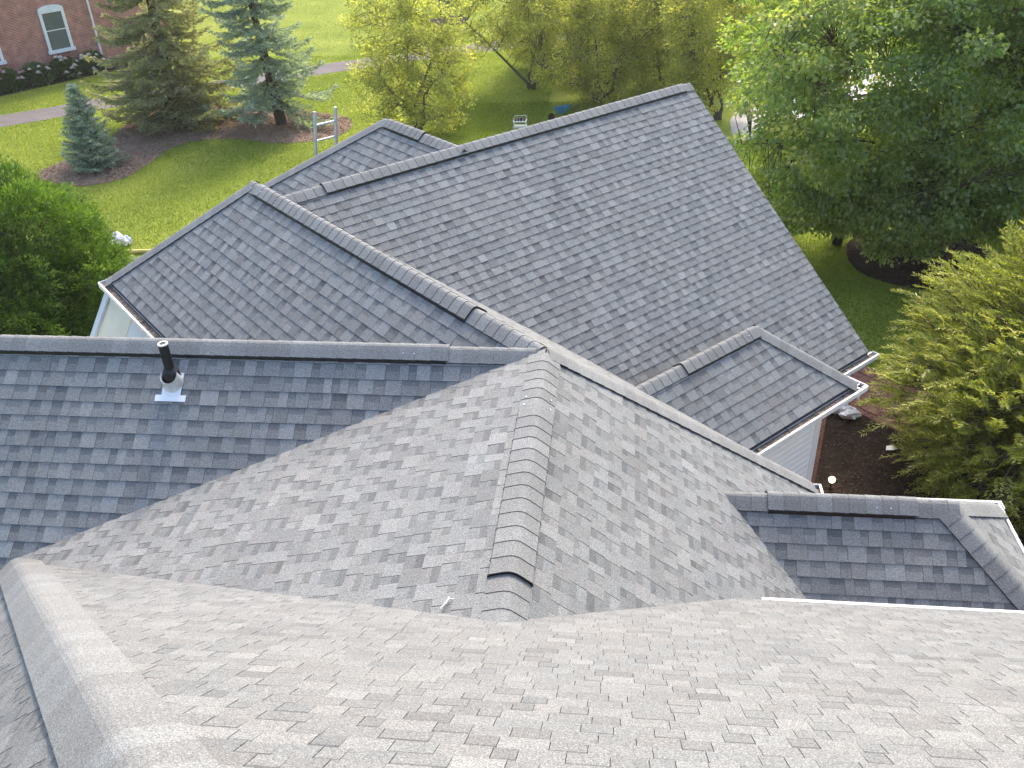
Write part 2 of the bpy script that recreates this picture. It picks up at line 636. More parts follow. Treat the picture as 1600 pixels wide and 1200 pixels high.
# --- the 300 shingles that show largest stay single parts, the rest is one field
scored = []
for i, pc in enumerate(pieces):
    pts = [pc[0].pt(u, w_) for poly, t in pc[1] for u, w_ in poly]
    c = sum(pts, Vector())/len(pts)
    x_, y_, z_ = proj(c)
    if z_ < .3 or not (-20 < x_ < 1620 and 0 < y_ < 1215): continue
    ar = 0
    for poly, t in pc[1]:
        q = [proj(pc[0].pt(u, w_)) for u, w_ in poly]
        ar += abs(sum(q[j][0]*q[(j+1) % len(q)][1]-q[(j+1) % len(q)][0]*q[j][1] for j in range(len(q))))/2
    scored.append((ar, i))
scored.sort(reverse=True)
single = set(i for ar, i in scored[:300])
field = MB()
for i, pc in enumerate(pieces):
    if i in single:
        mb = MB()
        piece_into(mb, pc)
        mb.build("shingle", ['shingle', 'edge'], house, True)
    else:
        piece_into(field, pc)
tag(field.build("shingle_field", ['shingle', 'edge'], house, True), kind='stuff')
print("shingles", len(pieces))


# --- ridge and hip caps
def cap_profile(d1, d2, up, wdt, n_arc=4):
    """points across the ridge from one lower edge over the rounded top to the other"""
    pts = []
    r = .06
    for t in (1., .72, .45): pts.append(d1*wdt*t)
    a_ = d1*r
    b_ = d2*r
    for i in range(1, n_arc+1):
        t = i/(n_arc+1)
        pts.append(a_*(1-t)**2 + b_*t**2 + Vector((0, 0, 0))*2*t*(1-t))
    for t in (.45, .72, 1.): pts.append(d2*wdt*t)
    return pts


def caps(p0, p1, n1, n2, vent=None, wdt=.172, e=EXPO, lift=.021, flip=False, nails=()):
    """p0 -> p1 is the laying direction: the butt of every cap faces p0"""
    p0, p1 = Vector(p0), Vector(p1)
    r = (p1-p0).normalized()
    L = (p1-p0).length
    d1 = n1.cross(r).normalized()
    if d1.z > 0 or d1.dot(n2) < -9: d1 = -d1
    d2 = n2.cross(r).normalized()
    if d2.z > 0: d2 = -d2
    up = (n1+n2).normalized()
    prof = cap_profile(d1, d2, up, wdt)
    if vent: vent = (round(vent[0]/e)*e, round(vent[1]/e)*e)
    me = {}

    def capmesh(key, ln, extra):
        if key in me: return me[key]
        mb = MB()
        h0, h1 = .0085, .003
        lo0 = [q + up*(extra+h0) for q in prof]
        hi0 = [q + r*ln + up*(extra+h1) for q in prof]
        lo1 = [q + up*(extra-.001) for q in prof]
        hi1 = [q + r*ln + up*(extra-.003) for q in prof]
        for i in range(len(prof)-1):
            mb.poly([lo0[i], hi0[i], hi0[i+1], lo0[i+1]], 0)
            mb.poly([lo0[i+1], lo1[i+1], lo1[i], lo0[i]], 1)
        mb.poly([lo0[0], lo1[0], hi1[0], hi0[0]], 1)
        mb.poly([lo0[-1], hi0[-1], hi1[-1], lo1[-1]], 1)
        mm = mb.mesh("ridge_cap")
        mm.polygons.foreach_set("use_smooth", [p.material_index == 0 for p in mm.polygons])
        mm.materials.append(M['cap']); mm.materials.append(M['edge'])
        me[key] = mm
        return mm

    t = 0
    while t < L - .02:
        inv = vent and vent[0]-.01 <= t < vent[1]-.02
        ln = min(e+.02, L-t)
        key = ('v' if inv else 'b', round(ln, 3))
        o = bpy.data.objects.new("ridge_cap", capmesh(key, ln, lift+(.021 if inv else 0)))
        COL.objects.link(o)
        o.location = p0 + r*t
        attach(o, house)
        t += e
    if vent:
        mb = MB()
        pr = cap_profile(d1, d2, up, wdt+.003)
        a0 = [q + r*(vent[0]+.004) + up*(lift+.018) for q in pr]
        a1 = [q + r*(vent[1]-.004) + up*(lift+.018) for q in pr]
        b0 = [q + r*(vent[0]+.004) + up*.002 for q in pr]
        b1 = [q + r*(vent[1]-.004) + up*.002 for q in pr]
        for i in range(len(pr)-1):
            mb.poly([a0[i], a1[i], a1[i+1], a0[i+1]])
            mb.poly([a0[i+1], b0[i+1], b0[i], a0[i]])
            mb.poly([a1[i], b1[i], b1[i+1], a1[i+1]])
        mb.poly([a0[0], b0[0], b1[0], a1[0]])
        mb.poly([a0[-1], a1[-1], b1[-1], b0[-1]])
        t = vent[0]
        while t < vent[1]-.05:
            if random.random() < .7:
                for d in (d1, d2):
                    c = p0-p0 + d*(wdt-.002) + r*t + up*(lift+.008)
                    mb.box(c-r*.007, r*.014, d*.009, up*.016)
            t += e
        mb.v = [tuple(Vector(q)+p0) for q in mb.v]
        mb.build("ridge_vent", ['black'], house)
    for t, side, f in nails:
        d = d1 if side == 1 else d2
        nn = n1 if side == 1 else n2
        inv = vent and vent[0] <= t < vent[1]
        c = p0 + r*t + d*wdt*f + up*(lift+.014+(.026 if inv else 0))
        mb = MB()
        mb.tube([c-nn*.004, c+nn*.004], .008, 8)
        mb.build("nail", ['alu'], house)


def rl(p0, t): return t
# main ridge towards the camera: caps start at the near end
caps((-.61, 3.60, 6), (-.61, 6.75, 6), pL4.n, pR4.n, vent=(.40, 2.30), wdt=.16, lift=.027,
     nails=((2.34, 1, .75), (2.45, 1, .72), (2.34, 2, .75), (2.47, 2, .72)))
# left ridge: butts face left
caps((-9.5, 6.82, 6), (-.70, 6.82, 6), pR1.n, pR1b.n, vent=(.0, 8.04), wdt=.165, nails=((7.62, 1, .7), (7.72, 1, .7)))
# rear-left wing ridge
caps(AB(0.05, 0), AB(6.05, 0), pR3l.n, pR3r.n, vent=(1.02, 5.78), nails=((5.55, 1, .6), (5.85, 1, .6)))
# its hip at the far end, the hip to the right
caps(AB(7.76, -1.76, 6-S*1.76), e3, pR3l.n, pR3h.n)
caps(Hh, A, pR4.n, pR3r.n, wdt=.16, lift=.026)
# big rear roof
caps(AB(5.214, .03), e5, pR5.n, pR5b.n, vent=(.57, 7.5))
# small rear roof
caps(AB(5.25, 2.83), e7, pR7.n, pR7r.n, vent=(.8, 1.86), nails=((1.75, 1, .6),))
caps(AB(9.484, 1.1, 6-S*1.73), e7, pR7.n, pR7h.n)
# right wing
caps(AB(1.17, 2.35, 4), AB(1.17, 4.74, 4), pR6.n, pR6b.n, vent=(.86, 2.25), nails=((2.1, 1, .6),))
caps(AB(.15, 5.72, 4-S*1.02), e6, pR6.n, pR6h.n)
# near right roof
caps((.98, 6.59, 4.65), (3.08, 6.59, 4.65), pR2.n, pR2b.n, vent=(.50, 1.72), nails=((1.38, 1, .72), (1.5, 1, .72)))
caps((4.3, 5.27, 4.65-S*1.32), (3.02, 6.55, 4.65-S*.04), pR2.n, pR2h.n)
caps((3.84, 6.59+TB, 4.65-S*TB), (3.02, 6.63, 4.65-S*.04), pR2h.n, pR2b.n)
# near left hip
caps((-5.18, 5.28, 6-S*1.60), (-.4, .5, 6+S*3.154), pFG.n, pHL.n, wdt=.19, e=.20, lift=.016)


# --- gutters: open channels with white rims
def gutter(p0, p1, out, wdt=.125, hgt=.07, hang=True, ends=(True, True), clean=False):
    p0, p1, out = Vector(p0), Vector(p1), Vector(out)
    r = (p1-p0).normalized()
    L = (p1-p0).length
    t = .008
    o = p0 - Z*.05 + out*.0
    mb = MB()
    mb.box(o-Z*hgt, r*L, out*wdt, Z*t)                        # floor
    mb.box(o-Z*hgt, r*L, out*t, Z*(hgt-.006))                 # back
    mb.box(o+out*(wdt-t)-Z*hgt, r*L, out*t, Z*hgt)            # front
    mb.box(o+out*(wdt-.024)-Z*.004, r*L, out*.026, Z*.012)    # rolled rim
    for k in (0, 1):
        if ends[k]:
            q = o + r*(0 if k == 0 else L-t)
            mb.box(q-Z*(hgt-.003)+out*.002, r*t, out*(wdt-.004), Z*(hgt+.012))
    g = mb.build("gutter", ['white'], house)
    mb = MB()
    mb.box(o+out*(t+.001)-Z*(hgt-.01)+r*.01, r*(L-.02), out*(wdt-2*t-.002), Z*.035)
    mb.box(o+out*(t+.001)-Z*.049+r*.01, r*(L-.02), out*.004, Z*.042)
    mb.build("gutter_sediment", ['gutterin' if not clean else 'white'], g)
    mb = MB()
    mb.box(o-out*.004-Z*.17, r*L, out*-.02, Z*.16)
    mb.build("fascia", ['white'], g)
    if hang:
        s_ = .3
        while s_ < L-.1:
            mb = MB()
            mb.box(o+r*s_-Z*.012, r*.02, out*(wdt-.01), Z*.006)
            mb.build("gutter_hanger", ['gutterin'], g)
            s_ += .62
    # leaf litter lying in it
    mb = MB()
    rg = random.Random(int(L*1000))
    for _ in range(int(L*26)):
        c = o + r*rg.uniform(.05, L-.05) + out*rg.uniform(.02, wdt-.03) - Z*(hgt-.05-rg.uniform(0, .012))
        d = Vector((rg.uniform(-1, 1), rg.uniform(-1, 1), rg.uniform(-.3, .3))).normalized()*rg.uniform(.012, .03)
        e_ = d.cross(Z).normalized()*rg.uniform(.006, .015)
        mb.poly([c-d, c+e_, c+d, c-e_])
    tag(mb.build("leaf_litter", ['mulchlight'], g), kind='stuff')
    return g


GZ = 6-S*1.76
gutter(AB(2.2, -1.76, GZ), AB(7.86, -1.76, GZ), -bv)
gutter(AB(7.76, -1.76, GZ), AB(7.76, 1.3, GZ), av, hang=False)
g5z = 6-S*4.167
gutter(AB(1.047, 2.9, g5z), AB(1.047, 7.70, g5z), -av)
g6z = 4-S*1.02
gutter(AB(.15, 2.0, g6z), AB(.15, 5.83, g6z), -av)
gutter(AB(.06, 5.72, g6z), AB(2.19, 5.72, g6z), bv, hang=False)
gfz = pFG.z(0, YE)
gutter((1.21, YE, gfz), (9, YE, gfz), Y, wdt=.075, hang=False, clean=True)
g2z = 4.65-S*TB
gutter((3.84, 4.9, g2z), (3.84, 6.59+TB+.1, g2z), X, wdt=.08, hang=False, clean=True)
gutter((2.2, 6.59+TB, g2z), (3.94, 6.59+TB, g2z), Y, hang=False)
gutter((2.15, 7.2, Hh.z), (2.15, 8.03, Hh.z), X, hang=False)


# --- walls below the roofs
def wall(name, pts, z0, z1, mats, parent=house, thick=.15):
    """a closed prism wall block round a footprint"""
    mb = MB()
    n = len(pts)
    me = None
    for i in range(n):
        a_, b_ = Vector(pts[i]), Vector(pts[(i+1) % n])
        mb.poly([(a_.x, a_.y, z0), (b_.x, b_.y, z0), (b_.x, b_.y, z1), (a_.x, a_.y, z1)])
    mb.poly([(p[0], p[1], z1) for p in pts])
    me = mb.mesh(name)
    uv = me.uv_layers.new(name="UVMap")
    for p in me.polygons:
        nrm = p.normal
        t = Vector((-nrm.y, nrm.x, 0))
        t = t.normalized() if t.length > .1 else X
        for li in p.loop_indices:
            co = me.vertices[me.loops[li].vertex_index].co
            uv.data[li].uv = (co.dot(t), co.z)
    return link(name, me, parent, mats)


def ab2(*l): return [(AB(x_, y_).x, AB(x_, y_).y) for x_, y_ in l]


wall("wall", ab2((.9, -1.36), (.9, 2.3), (7.36, 2.3), (7.36, -1.36)), 0, 3.6, ['vinyl'])
wall("wall", ab2((3.4, 2.5), (3.4, 7.35), (8.9, 7.35), (8.9, 2.5)), 0, 2.5, ['brickorange'])
wall("wall", ab2((4.4, 1.5), (4.4, 4.2), (8.6, 4.2), (8.6, 1.5)), 0, 4.4, ['brickorange'])
wall("wall", [(-11.6, 4.9), (1.8, 4.9), (1.8, 7.5), (-3.2, 8.8), (-11.6, 8.8)], 0, 3.4, ['vinyl'])
wall("wall", [(1.0, 5.5), (3.5, 5.5), (3.5, 7.1), (1.0, 7.1)], 0, 3.6, ['brickorange'])
wall("wall", [(-5.2, -2.6), (8.6, -2.6), (8.6, 4.9), (-5.2, 4.9)], 0, 4.2, ['brickorange'])
wall("wall", ab2((.40, 1.8), (.40, 5.55), (1.9, 5.55), (1.9, 1.8)), 0, 3.1, ['brickorange'])
# gable of the big roof
mb = MB()
gb = 7.35
mb.poly([AB(3.4, gb, 0), AB(3.4, gb, 2.6), AB(1.35, gb, 6-S*3.86-.15), AB(5.214, gb, 5.82), AB(8.9, gb, 6-S*3.69-.15), AB(8.9, gb, 0)])
mb.build("gable_wall", ['vinyl'], house)
# white lap siding on the wing, board by board
for k in range(28):
    z0 = .25+k*.104
    mb = MB()
    p = AB(.40, 1.95, z0)
    q = bv*3.29
    lo_, hi_ = -av*.030, -av*.006
    zs = Z*.080
    mb.poly([p+lo_, p+lo_+q, p+lo_+q+zs, p+lo_+zs])
    mb.poly([p+lo_+zs, p+lo_+q+zs, p+hi_+q+Z*.108, p+hi_+Z*.108])
    mb.poly([p, p+q, p+lo_+q, p+lo_])
    mb.poly([p+q, p+q+Z*.108, p+hi_+q+Z*.108, p+lo_+q+zs, p+lo_+q])
    mb.poly([p, p+lo_, p+lo_+zs, p+hi_+Z*.108, p+Z*.108])
    mb.build("siding_board", ['vinyl'], house)
mb = MB()
mb.box(AB(.40, 5.24, .1)-av*.035, bv*.13, av*.045, Z*3.0)
mb.build("corner_post", ['white'], house)
mb = MB()
mb.box(AB(.17, 1.9, g6z-.19), bv*3.7, av*.2, Z*.02)
mb.build("soffit", ['white'], house)

# --- plumbing vent through the left slope
pb = pR1.P(-3.99, 6.51)
vp = bpy.data.objects.new("vent_pipe", None)
COL.objects.link(vp)
vp.location = pb
attach(vp, house)
NB = Vector(pb)


def sub(mbx, name, mats, smooth=False):
    o = mbx.build(name, mats, None, False, smooth)
    o.parent = vp
    o.matrix_parent_inverse = Matrix.Translation(-NB)
    return o


mb = MB()
H_ = .42
mb.tube([pb+Z*-.1, pb+Z*H_], .044, 20)
sub(mb, "pipe", ['black'], False)
mb = MB()
ring = []
for k in range(20):
    t0, t1 = 2*math.pi*k/20, 2*math.pi*(k+1)/20
    c0, c1 = Vector((math.cos(t0), math.sin(t0), 0)), Vector((math.cos(t1), math.sin(t1), 0))
    zt = pb+Z*(H_+.003)
    mb.poly([zt+c0*.046, zt+c1*.046, zt+c1*.030, zt+c0*.030])
    mb.poly([zt+c0*.046, zt+c0*.046-Z*.012, zt+c1*.046-Z*.012, zt+c1*.046])
    mb.poly([zt+c0*.030, zt+c1*.030, zt+c1*.030-Z*.06, zt+c0*.030-Z*.06])
sub(mb, "pipe_rim", ['white'])
mb = MB()
mb.tube([pb+Z*.05, pb+Z*.14, pb+Z*.155, pb+Z*.175], [.083, .072, .06, .047], 20)
sub(mb, "rubber_boot", ['black'])
mb = MB()
nn = pR1.n
for k in range(24):
    t0, t1 = 2*math.pi*k/24, 2*math.pi*(k+1)/24
    def cr(t, r_, h): return pb + pR1.u*math.cos(t)*r_ + pR1.wv*math.sin(t)*r_ + nn*h + Z*h*.6
    mb.poly([cr(t0, .098, .012), cr(t1, .098, .012), cr(t1, .080, .085), cr(t0, .080, .085)])
    mb.poly([cr(t0, .080, .085), cr(t1, .080, .085), cr(t1, .066, .078), cr(t0, .066, .078)])
sub(mb, "flashing_collar", ['collar'], False)
mb = MB()
o_ = pb + nn*.017
def fl(u, w_): return o_ + pR1.u*u + pR1.wv*w_
for (ua, ub, wa, wb) in ((-.09, .09, -.115, .1), (-.145, .145, -.175, -.115)):
    mb.box(fl(ua, wa), pR1.u*(ub-ua), pR1.wv*(wb-wa), nn*.004)
sub(mb, "flashing_sheet", ['galv'])

# --- tools and things by the house
# sheets leaning under the left gutter
def panel(name, a0, a1, off, ln, mats, label, cat, th=.014, shift=0., group=None):
    k = math.atan(1.8)
    dn = (-bv*math.cos(k) - Z*math.sin(k))
    nr = (-bv*math.sin(k) + Z*math.cos(k))
    sh = av*.16
    o = AB(a0, -1.80-off, GZ-.16)
    mb = MB()
    d = (dn+sh).normalized()
    base = o + d*ln
    L_ = [o, o+av*(a1-a0), o+av*(a1-a0)+d*ln, o+d*ln]
    top = [p+nr*th for p in L_]
    c = sum(L_, Vector())/4
    mb.poly([p-c for p in top][::-1])
    mb.poly([p-c for p in L_])
    for i in range(4):
        j = (i+1) % 4
        mb.poly([L_[i]-c, top[i]-c, top[j]-c, L_[j]-c])
    ob = mb.build(name, mats)
    ob.location = c
    return tag(ob, label, cat, group)


panel("leaning_sheet", 6.66, 7.60, .0, 5.0, ['cream'], "cream sheet beside the pale board, leaning under the left gutter", "sheet", group="sheets leaning under the left gutter")
panel("leaning_sheet", 4.6, 6.645, .0, 5.0, ['palegrey'], "wider greyish sheet leaning under the left gutter, right of the cream sheet", "sheet", group="sheets leaning under the left gutter")
panel("leaning_board", 7.56, 7.72, .03, 5.0, ['boardblue'], "narrow pale blue board leaning at the left end of the gutter", "board", th=.03)

# ladder against the small rear roof
lb = AB(9.53+.27*4.1+.1, 2.78, 0)
lad = empty("extension_ladder", lb, "aluminium ladder rising above the eave of the small rear roof", "ladder")
ld = Vector(-av*.27 + Z).normalized()
LL = 6.0
for sgn in (-1, 1):
    mb = MB()
    o = lb + bv*(.205*sgn)
    mb.box(o-bv*.014-av*.035, bv*.028, av*.07, ld*LL)
    mb.build("rail", ['ladder'], lad)
t = .25
while t < LL-.1:
    mb = MB()
    mb.tube([lb+ld*t-bv*.19, lb+ld*t+bv*.19], .019, 8)
    mb.build("rung", ['ladder'], lad)
    t += .305


def bag(name, loc, lumps, label, prints=0, rotseed=1):
    rg = random.Random(rotseed)
    e_ = empty(name, loc, label, "bag")
    mb = MB()
    L_ = Vector(loc)
    for (dx, dy, r, h) in lumps:
        nu, nv = 16, 10
        ph = [rg.uniform(0, 6) for _ in range(6)]
        grid = []
        for j in range(nv+1):
            th = math.pi*j/nv
            row = []
            for i in range(nu):
                f = 2*math.pi*i/nu
                rr = r*(1+.16*math.sin(3*f+ph[0]+2*th)+.12*math.sin(5*f+ph[1]-3*th)+.1*math.sin(7*th+ph[2]+f*2))
                row.append(L_+Vector((dx+rr*math.sin(th)*math.cos(f), dy+rr*math.sin(th)*math.sin(f), max(.004, h*.5+h*.55*math.cos(th)*(1+.2*math.sin(4*f+ph[3]))))))
            grid.append(row)
        for j in range(nv):
            for i in range(nu):
                k = (i+1) % nu
                mb.poly([grid[j][i], grid[j+1][i], grid[j+1][k], grid[j][k]])
    mb.build("sack", ['bag'], e_)
    for (dx, dy, dz_, s_) in ([(-.16, -.15, .16, .05), (.0, -.17, .2, .035), (.1, -.16, .13, .04)][:prints]):
        mb = MB()
        c = L_+Vector((dx, dy, dz_))
        mb.box(c, X*s_, Y*.012, Z*s_*.7)
        mb.build("print_patch", ['bagprint'], e_)
    return e_


bag("trash_bag", (-14.15, 22.45, 0), [(-.1, 0, .2, .36), (.17, .03, .16, .26), (-.14, -.12, .14, .2)], "white printed plastic bags lying on the lawn beside the left roof edge", 3, 3)
bag("plastic_bag", (4.25, 14.95, 0), [(0, 0, .2, .3), (.2, -.18, .18, .2), (-.22, .12, .18, .12)], "crumpled white plastic bag on dark mulch below the right gutter corner", 0, 8)
mb = MB()
pc_ = Vector((5.0, 13.75, .03))
mb.poly([pc_+Vector(v) for v in ((-.1, -.05, 0), (.02, -.08, .03), (.11, .0, .0), (.05, .08, .02), (-.07, .06, .01))])
mb.poly([pc_+Vector(v) for v in ((-.1, -.05, -.012), (-.07, .06, -.002), (.05, .08, .008), (.11, .0, -.012), (.02, -.08, .018))])
for q in ((0, 1), (1, 2), (2, 3), (3, 4), (4, 0)):
    va = ((-.1, -.05, 0), (.02, -.08, .03), (.11, .0, .0), (.05, .08, .02), (-.07, .06, .01))
    a_, b_ = Vector(va[q[0]]), Vector(va[q[1]])
    mb.poly([pc_+a_, pc_+b_, pc_+b_-Z*.012, pc_+a_-Z*.012])
tag(mb.build("paper_scrap", ['bag']), "small white paper scrap on dark mulch beside the feathery shrub", "litter")

mb = MB()
mb.tube([(-15.9, 21.72, .07), (-14.0, 21.86, .07), (-12.4, 21.98, .07)], .055, 8)
tag(mb.build("yellow_pole", ['yellow']), "long yellow pole lying on the lawn next to the grey driveway", "pole")

# twig and scraps on the roof
mb = MB()
tp = pL4.P(-1.0, 3.86)+Z*.03
mb.tube([tp+Vector(v)*.5 for v in ((-.05, -.1, .0), (0, -.03, .02), (.03, .05, .02), (.10, .07, .0))], [.004, .006, .006, .003], 6)
mb.tube([tp+Vector(v)*.5 for v in ((0.03, .05, .02), (.02, .1, .0))], [.005, .003], 6)
tag(mb.build("twig", ['cream']), "broken pale twig lying on the shingles by the near valley", "twig")

# bucket, garden light, cart, barrow
bk = empty("bucket", (5.76, 22.95, 0), "black bucket on the lawn under the big green maple", "bucket")
mb = MB()
mb.tube([(5.76, 22.95, 0), (5.76, 22.95, .3)], [.13, .17], 14)
mb.build("pail", ['black'], bk)
mb = MB()
mb.tube([Vector((5.76+.17*math.cos(t), 22.95, .3+.1*math.sin(t))) for t in np.linspace(0, math.pi, 9)], .006, 5)
mb.build("handle", ['alu'], bk)

gl_ = empty("garden_light", (3.72, 12.55, 0), "lit round garden light standing in the dark mulch", "garden light")
mb = MB()
mb.tube([(3.72, 12.55, 0), (3.72, 12.55, .16)], .015, 8)
mb.build("stake", ['black'], gl_)
mb = MB()
c = Vector((3.72, 12.55, .2))
pr_ = [(0, -.055), (.035, -.045), (.055, -.015), (.058, .01), (.045, .04), (.02, .055), (0, .058)]
mb.tube([c+Z*h for r_, h in pr_], [max(r_, .001) for r_, h in pr_], 14)
mb.build("globe", ['globe'], gl_)

ct = empty("utility_cart", (-3.75, 33.1, 0), "white framed utility cart with dark load behind the big rear ridge", "cart")
o = Vector((-3.75, 33.1, 0))
ct.scale = (.68, .68, .62)
for dx in (-.32, .32):
    for dy in (-.2, .2):
        mb = MB()
        mb.tube([o+Vector((dx, dy, .08)), o+Vector((dx, dy, .62))], .022, 6)
        mb.build("leg", ['white'], ct)
for z_ in (.3, .62):
    mb = MB()
    mb.box(o+Vector((-.36, -.24, z_)), X*.72, Y*.48, Z*.04)
    mb.build("shelf", ['white'], ct)
for k in range(4):
    mb = MB()
    mb.box(o+Vector((-.3+.16*k, -.14+.03*(k % 2), .665)), X*.12, Y*.26, Z*(.10+.04*(k % 3)))
    mb.build("load_box", ['black'], ct)
mb = MB()
mb.tube([o+Vector((-.36, .2, .64)), o+Vector((-.3, .22, .86)), o+Vector((.3, .22, .9)), o+Vector((.36, .2, .64))], .02, 6)
mb.build("handle", ['white'], ct)

wb = empty("wheelbarrow", (-2.3, 34.6, 0), "blue wheelbarrow tipped up below the yellow-green trees", "wheelbarrow")
o = Vector((-2.3, 34.6, .3))
wb.scale = (.72, .72, .72)
mb = MB()
rim = [Vector((-.42, -.3, .42)), Vector((.42, -.26, .5)), Vector((.5, .3, .42)), Vector((-.42, .3, .3))]
bot = [Vector((-.22, -.16, .05)), Vector((.2, -.14, .1)), Vector((.24, .16, .05)), Vector((-.22, .16, .0))]
mb.poly([o+q for q in bot][::-1])
mb.poly([o+q*1.0+Z*.02 for q in bot])
for i in range(4):
    j = (i+1) % 4
    mb.poly([o+rim[i], o+bot[i], o+bot[j], o+rim[j]])
    mb.poly([o+rim[i]*.97, o+rim[j]*.97, o+bot[j]*.97+Z*.02, o+bot[i]*.97+Z*.02])
mb.build("tray", ['blue'], wb)
for sgn in (-1, 1):
    mb = MB()
    mb.tube([o+Vector((-.5, .14*sgn, -.1)), o+Vector((.3, .2*sgn, .05)), o+Vector((.95, .27*sgn, .42))], .02, 6)
    mb.build("handle", ['bark'], wb)
    mb = MB()
    mb.tube([o+Vector((.2, .2*sgn, .04)), o+Vector((.26, .22*sgn, -.34))], .018, 6)
    mb.build("leg", ['black'], wb)
mb = MB()
mb.tube([o+Vector((-.55, -.04, -.15)), o+Vector((-.55, .04, -.15))], .19, 16)
mb.build("wheel", ['black'], wb)

lp_ = empty("lamp_post", (-10.8, 55.7, 0), "thin dark lamp post on the far lawn between tree crowns", "lamp post")
mb = MB()
mb.tube([(-10.8, 55.7, 0), (-10.8, 55.7, 3.4)], [.075, .05], 8)
mb.build("pole", ['black'], lp_)
mb = MB()
mb.tube([(-10.8, 55.7, 3.4), (-10.8, 55.7, 3.45), (-10.8, 55.7, 3.75), (-10.8, 55.7, 3.9)], [.06, .12, .16, .02], 8)
mb.build("lantern", ['black'], lp_)


# ================================================================ GROUND
def sheet(name, pts, z, mats, kind='structure', th=.0):
    mb = MB()
    mb.poly([(p[0], p[1], z) for p in pts])
    return tag(mb.build(name, mats), kind=kind)


def smooth_loop(pts, n=6):
    out = []
    m_ = len(pts)
    for i in range(m_):
        p0, p1, p2, p3 = [np.array(pts[(i+k) % m_], float) for k in (-1, 0, 1, 2)]
        for j in range(n):
            t = j/n
            out.append(tuple(.5*((2*p1)+(-p0+p2)*t+(2*p0-5*p1+4*p2-p3)*t*t+(-p0+3*p1-3*p2+p3)*t**3)))
    return out


sheet("lawn", [(-160, -80), (160, -80), (160, 220), (-160, 220)], 0, ['lawn'])
BED = smooth_loop([(-20.3, 28.6), (-19.41, 27.62), (-17.93, 27.25), (-16.91, 27.94), (-16.67, 29.38), (-16.62, 31.2), (-15.94, 32.15), (-14.47, 32.29),
                   (-12.79, 31.8), (-11.2, 32.1), (-10.4, 33.3), (-10.9, 35.0), (-12.85, 35.93), (-15.23, 36.6), (-17.42, 36.9), (-19.2, 36.3), (-19.9, 34.6), (-19.6, 32.0), (-19.9, 30.2)])
sheet("mulch_bed", BED, .012, ['bark_bed'])
RING = smooth_loop([(5.9, 22.4), (6.0, 21.2), (6.9, 20.4), (8.3, 20.3), (9.2, 21.1), (9.5, 22.4), (8.9, 23.6), (7.4, 23.9), (6.3, 23.4)])
sheet("mulch_ring", RING, .012, ['mulch'])
NEARBED = smooth_loop([(1.6, 8.0), (1.5, 11.5), (2.2, 13.2), (3.6, 14.9), (4.6, 15.3), (5.4, 15.1), (5.9, 16.1), (6.6, 16.9), (8.4, 16.2), (9.5, 13), (8.5, 9), (5, 7.2)])
sheet("mulch_bed", NEARBED, .012, ['mulch'])
FARRING = [(-10.3+1.3*math.cos(t), 54.6+1.5*math.sin(t)) for t in np.linspace(0, 2*math.pi, 20, False)]
sheet("mulch_ring", FARRING, .012, ['mulch'])
PATHL = [(-34, 28.5), (-26.5, 33.2), (-24.04, 34.9), (-21.98, 36.7), (-20.09, 38.0), (-17.18, 40.1), (-13.14, 42.8), (-9.75, 44.8), (-5.71, 47.2), (0, 49.5), (8, 51)]
PATHR = [(10, 53.2), (0, 51.6), (-6.2, 49.2), (-10.2, 46.8), (-14.2, 44.5), (-17.85, 41.9), (-20.9, 39.7), (-23.0, 38.4), (-25.2, 36.6), (-27.6, 34.8), (-36, 30)]
sheet("asphalt_path", PATHL+PATHR, .008, ['path'])
sheet("driveway", [(-24, 17), (-10.5, 17), (-10.5, 21.9), (-14.2, 21.58), (-19, 21.25), (-24, 20.9)], .008, ['drive'])
sheet("road", [(3.9, 31.6), (4.5, 31.9), (6.2, 34), (8.5, 36.8), (13, 37), (13, 42.5), (7, 42), (5.2, 38.4), (4.0, 34.3)], .008, ['road'])
sheet("road", [(-6, 62), (30, 60), (30, 66), (-6, 68)], .008, ['road'])

# brick walkway: single pavers where they can be told apart
wk = sheet("walkway", [AB(-2.5, 9.4), AB(-2.5, 11.0), AB(6, 11.0), AB(6, 9.4)], .006, ['mulch'])
k0 = random.Random(5)
mpv = []
for v in range(4):
    mb = MB()
    mb.box((0, 0, 0), bv*.148, av*.31, Z*(.034+.004*v))
    me = mb.mesh("paver")
    me.materials.append(M['paver'])
    mpv.append(me)
npv = 0
for i in range(10):
    for j in range(26):
        if npv >= 300: break
        o = bpy.data.objects.new("paver", k0.choice(mpv))
        COL.objects.link(o)
        o.location = AB(-2.3+j*.32+(.16 if i % 2 else 0), 9.42+i*.158, .002)
        o.parent = wk
        npv += 1


# ================================================================ BRICK HOUSE FAR LEFT
HB = Vector((-29.3, 40.4, 0))
HD = Vector((.56, .828, 0)).normalized()
HN = Vector((HD.y, -HD.x, 0))
bh = empty("brick_house", HB, "red brick neighbour house with tall white arched window", "house")
c4 = [HB-HD*14, HB+HD*9.5, HB+HD*9.5-HN*9, HB-HD*14-HN*9]
wall("wall", [(p.x, p.y) for p in c4], 0, 6.2, ['brick'], bh)
mb = MB()
rz = 6.2
ov = .4
cc = [c4[0]-HD*ov+HN*ov, c4[1]+HD*ov+HN*ov, c4[2]+HD*ov-HN*ov, c4[3]-HD*ov-HN*ov]
r0, r1 = (c4[0]+c4[3])/2+HD*4.5, (c4[1]+c4[2])/2-HD*4.5
cc = [p+Z*rz for p in cc]
r0, r1 = r0+Z*(rz+3.6), r1+Z*(rz+3.6)
mb.poly([cc[0], cc[1], r1, r0]); mb.poly([cc[1], cc[2], r1]); mb.poly([cc[2], cc[3], r0, r1]); mb.poly([cc[3], cc[0], r0])
mb.poly(cc[::-1])
mb.build("roof", ['deck'], bh)


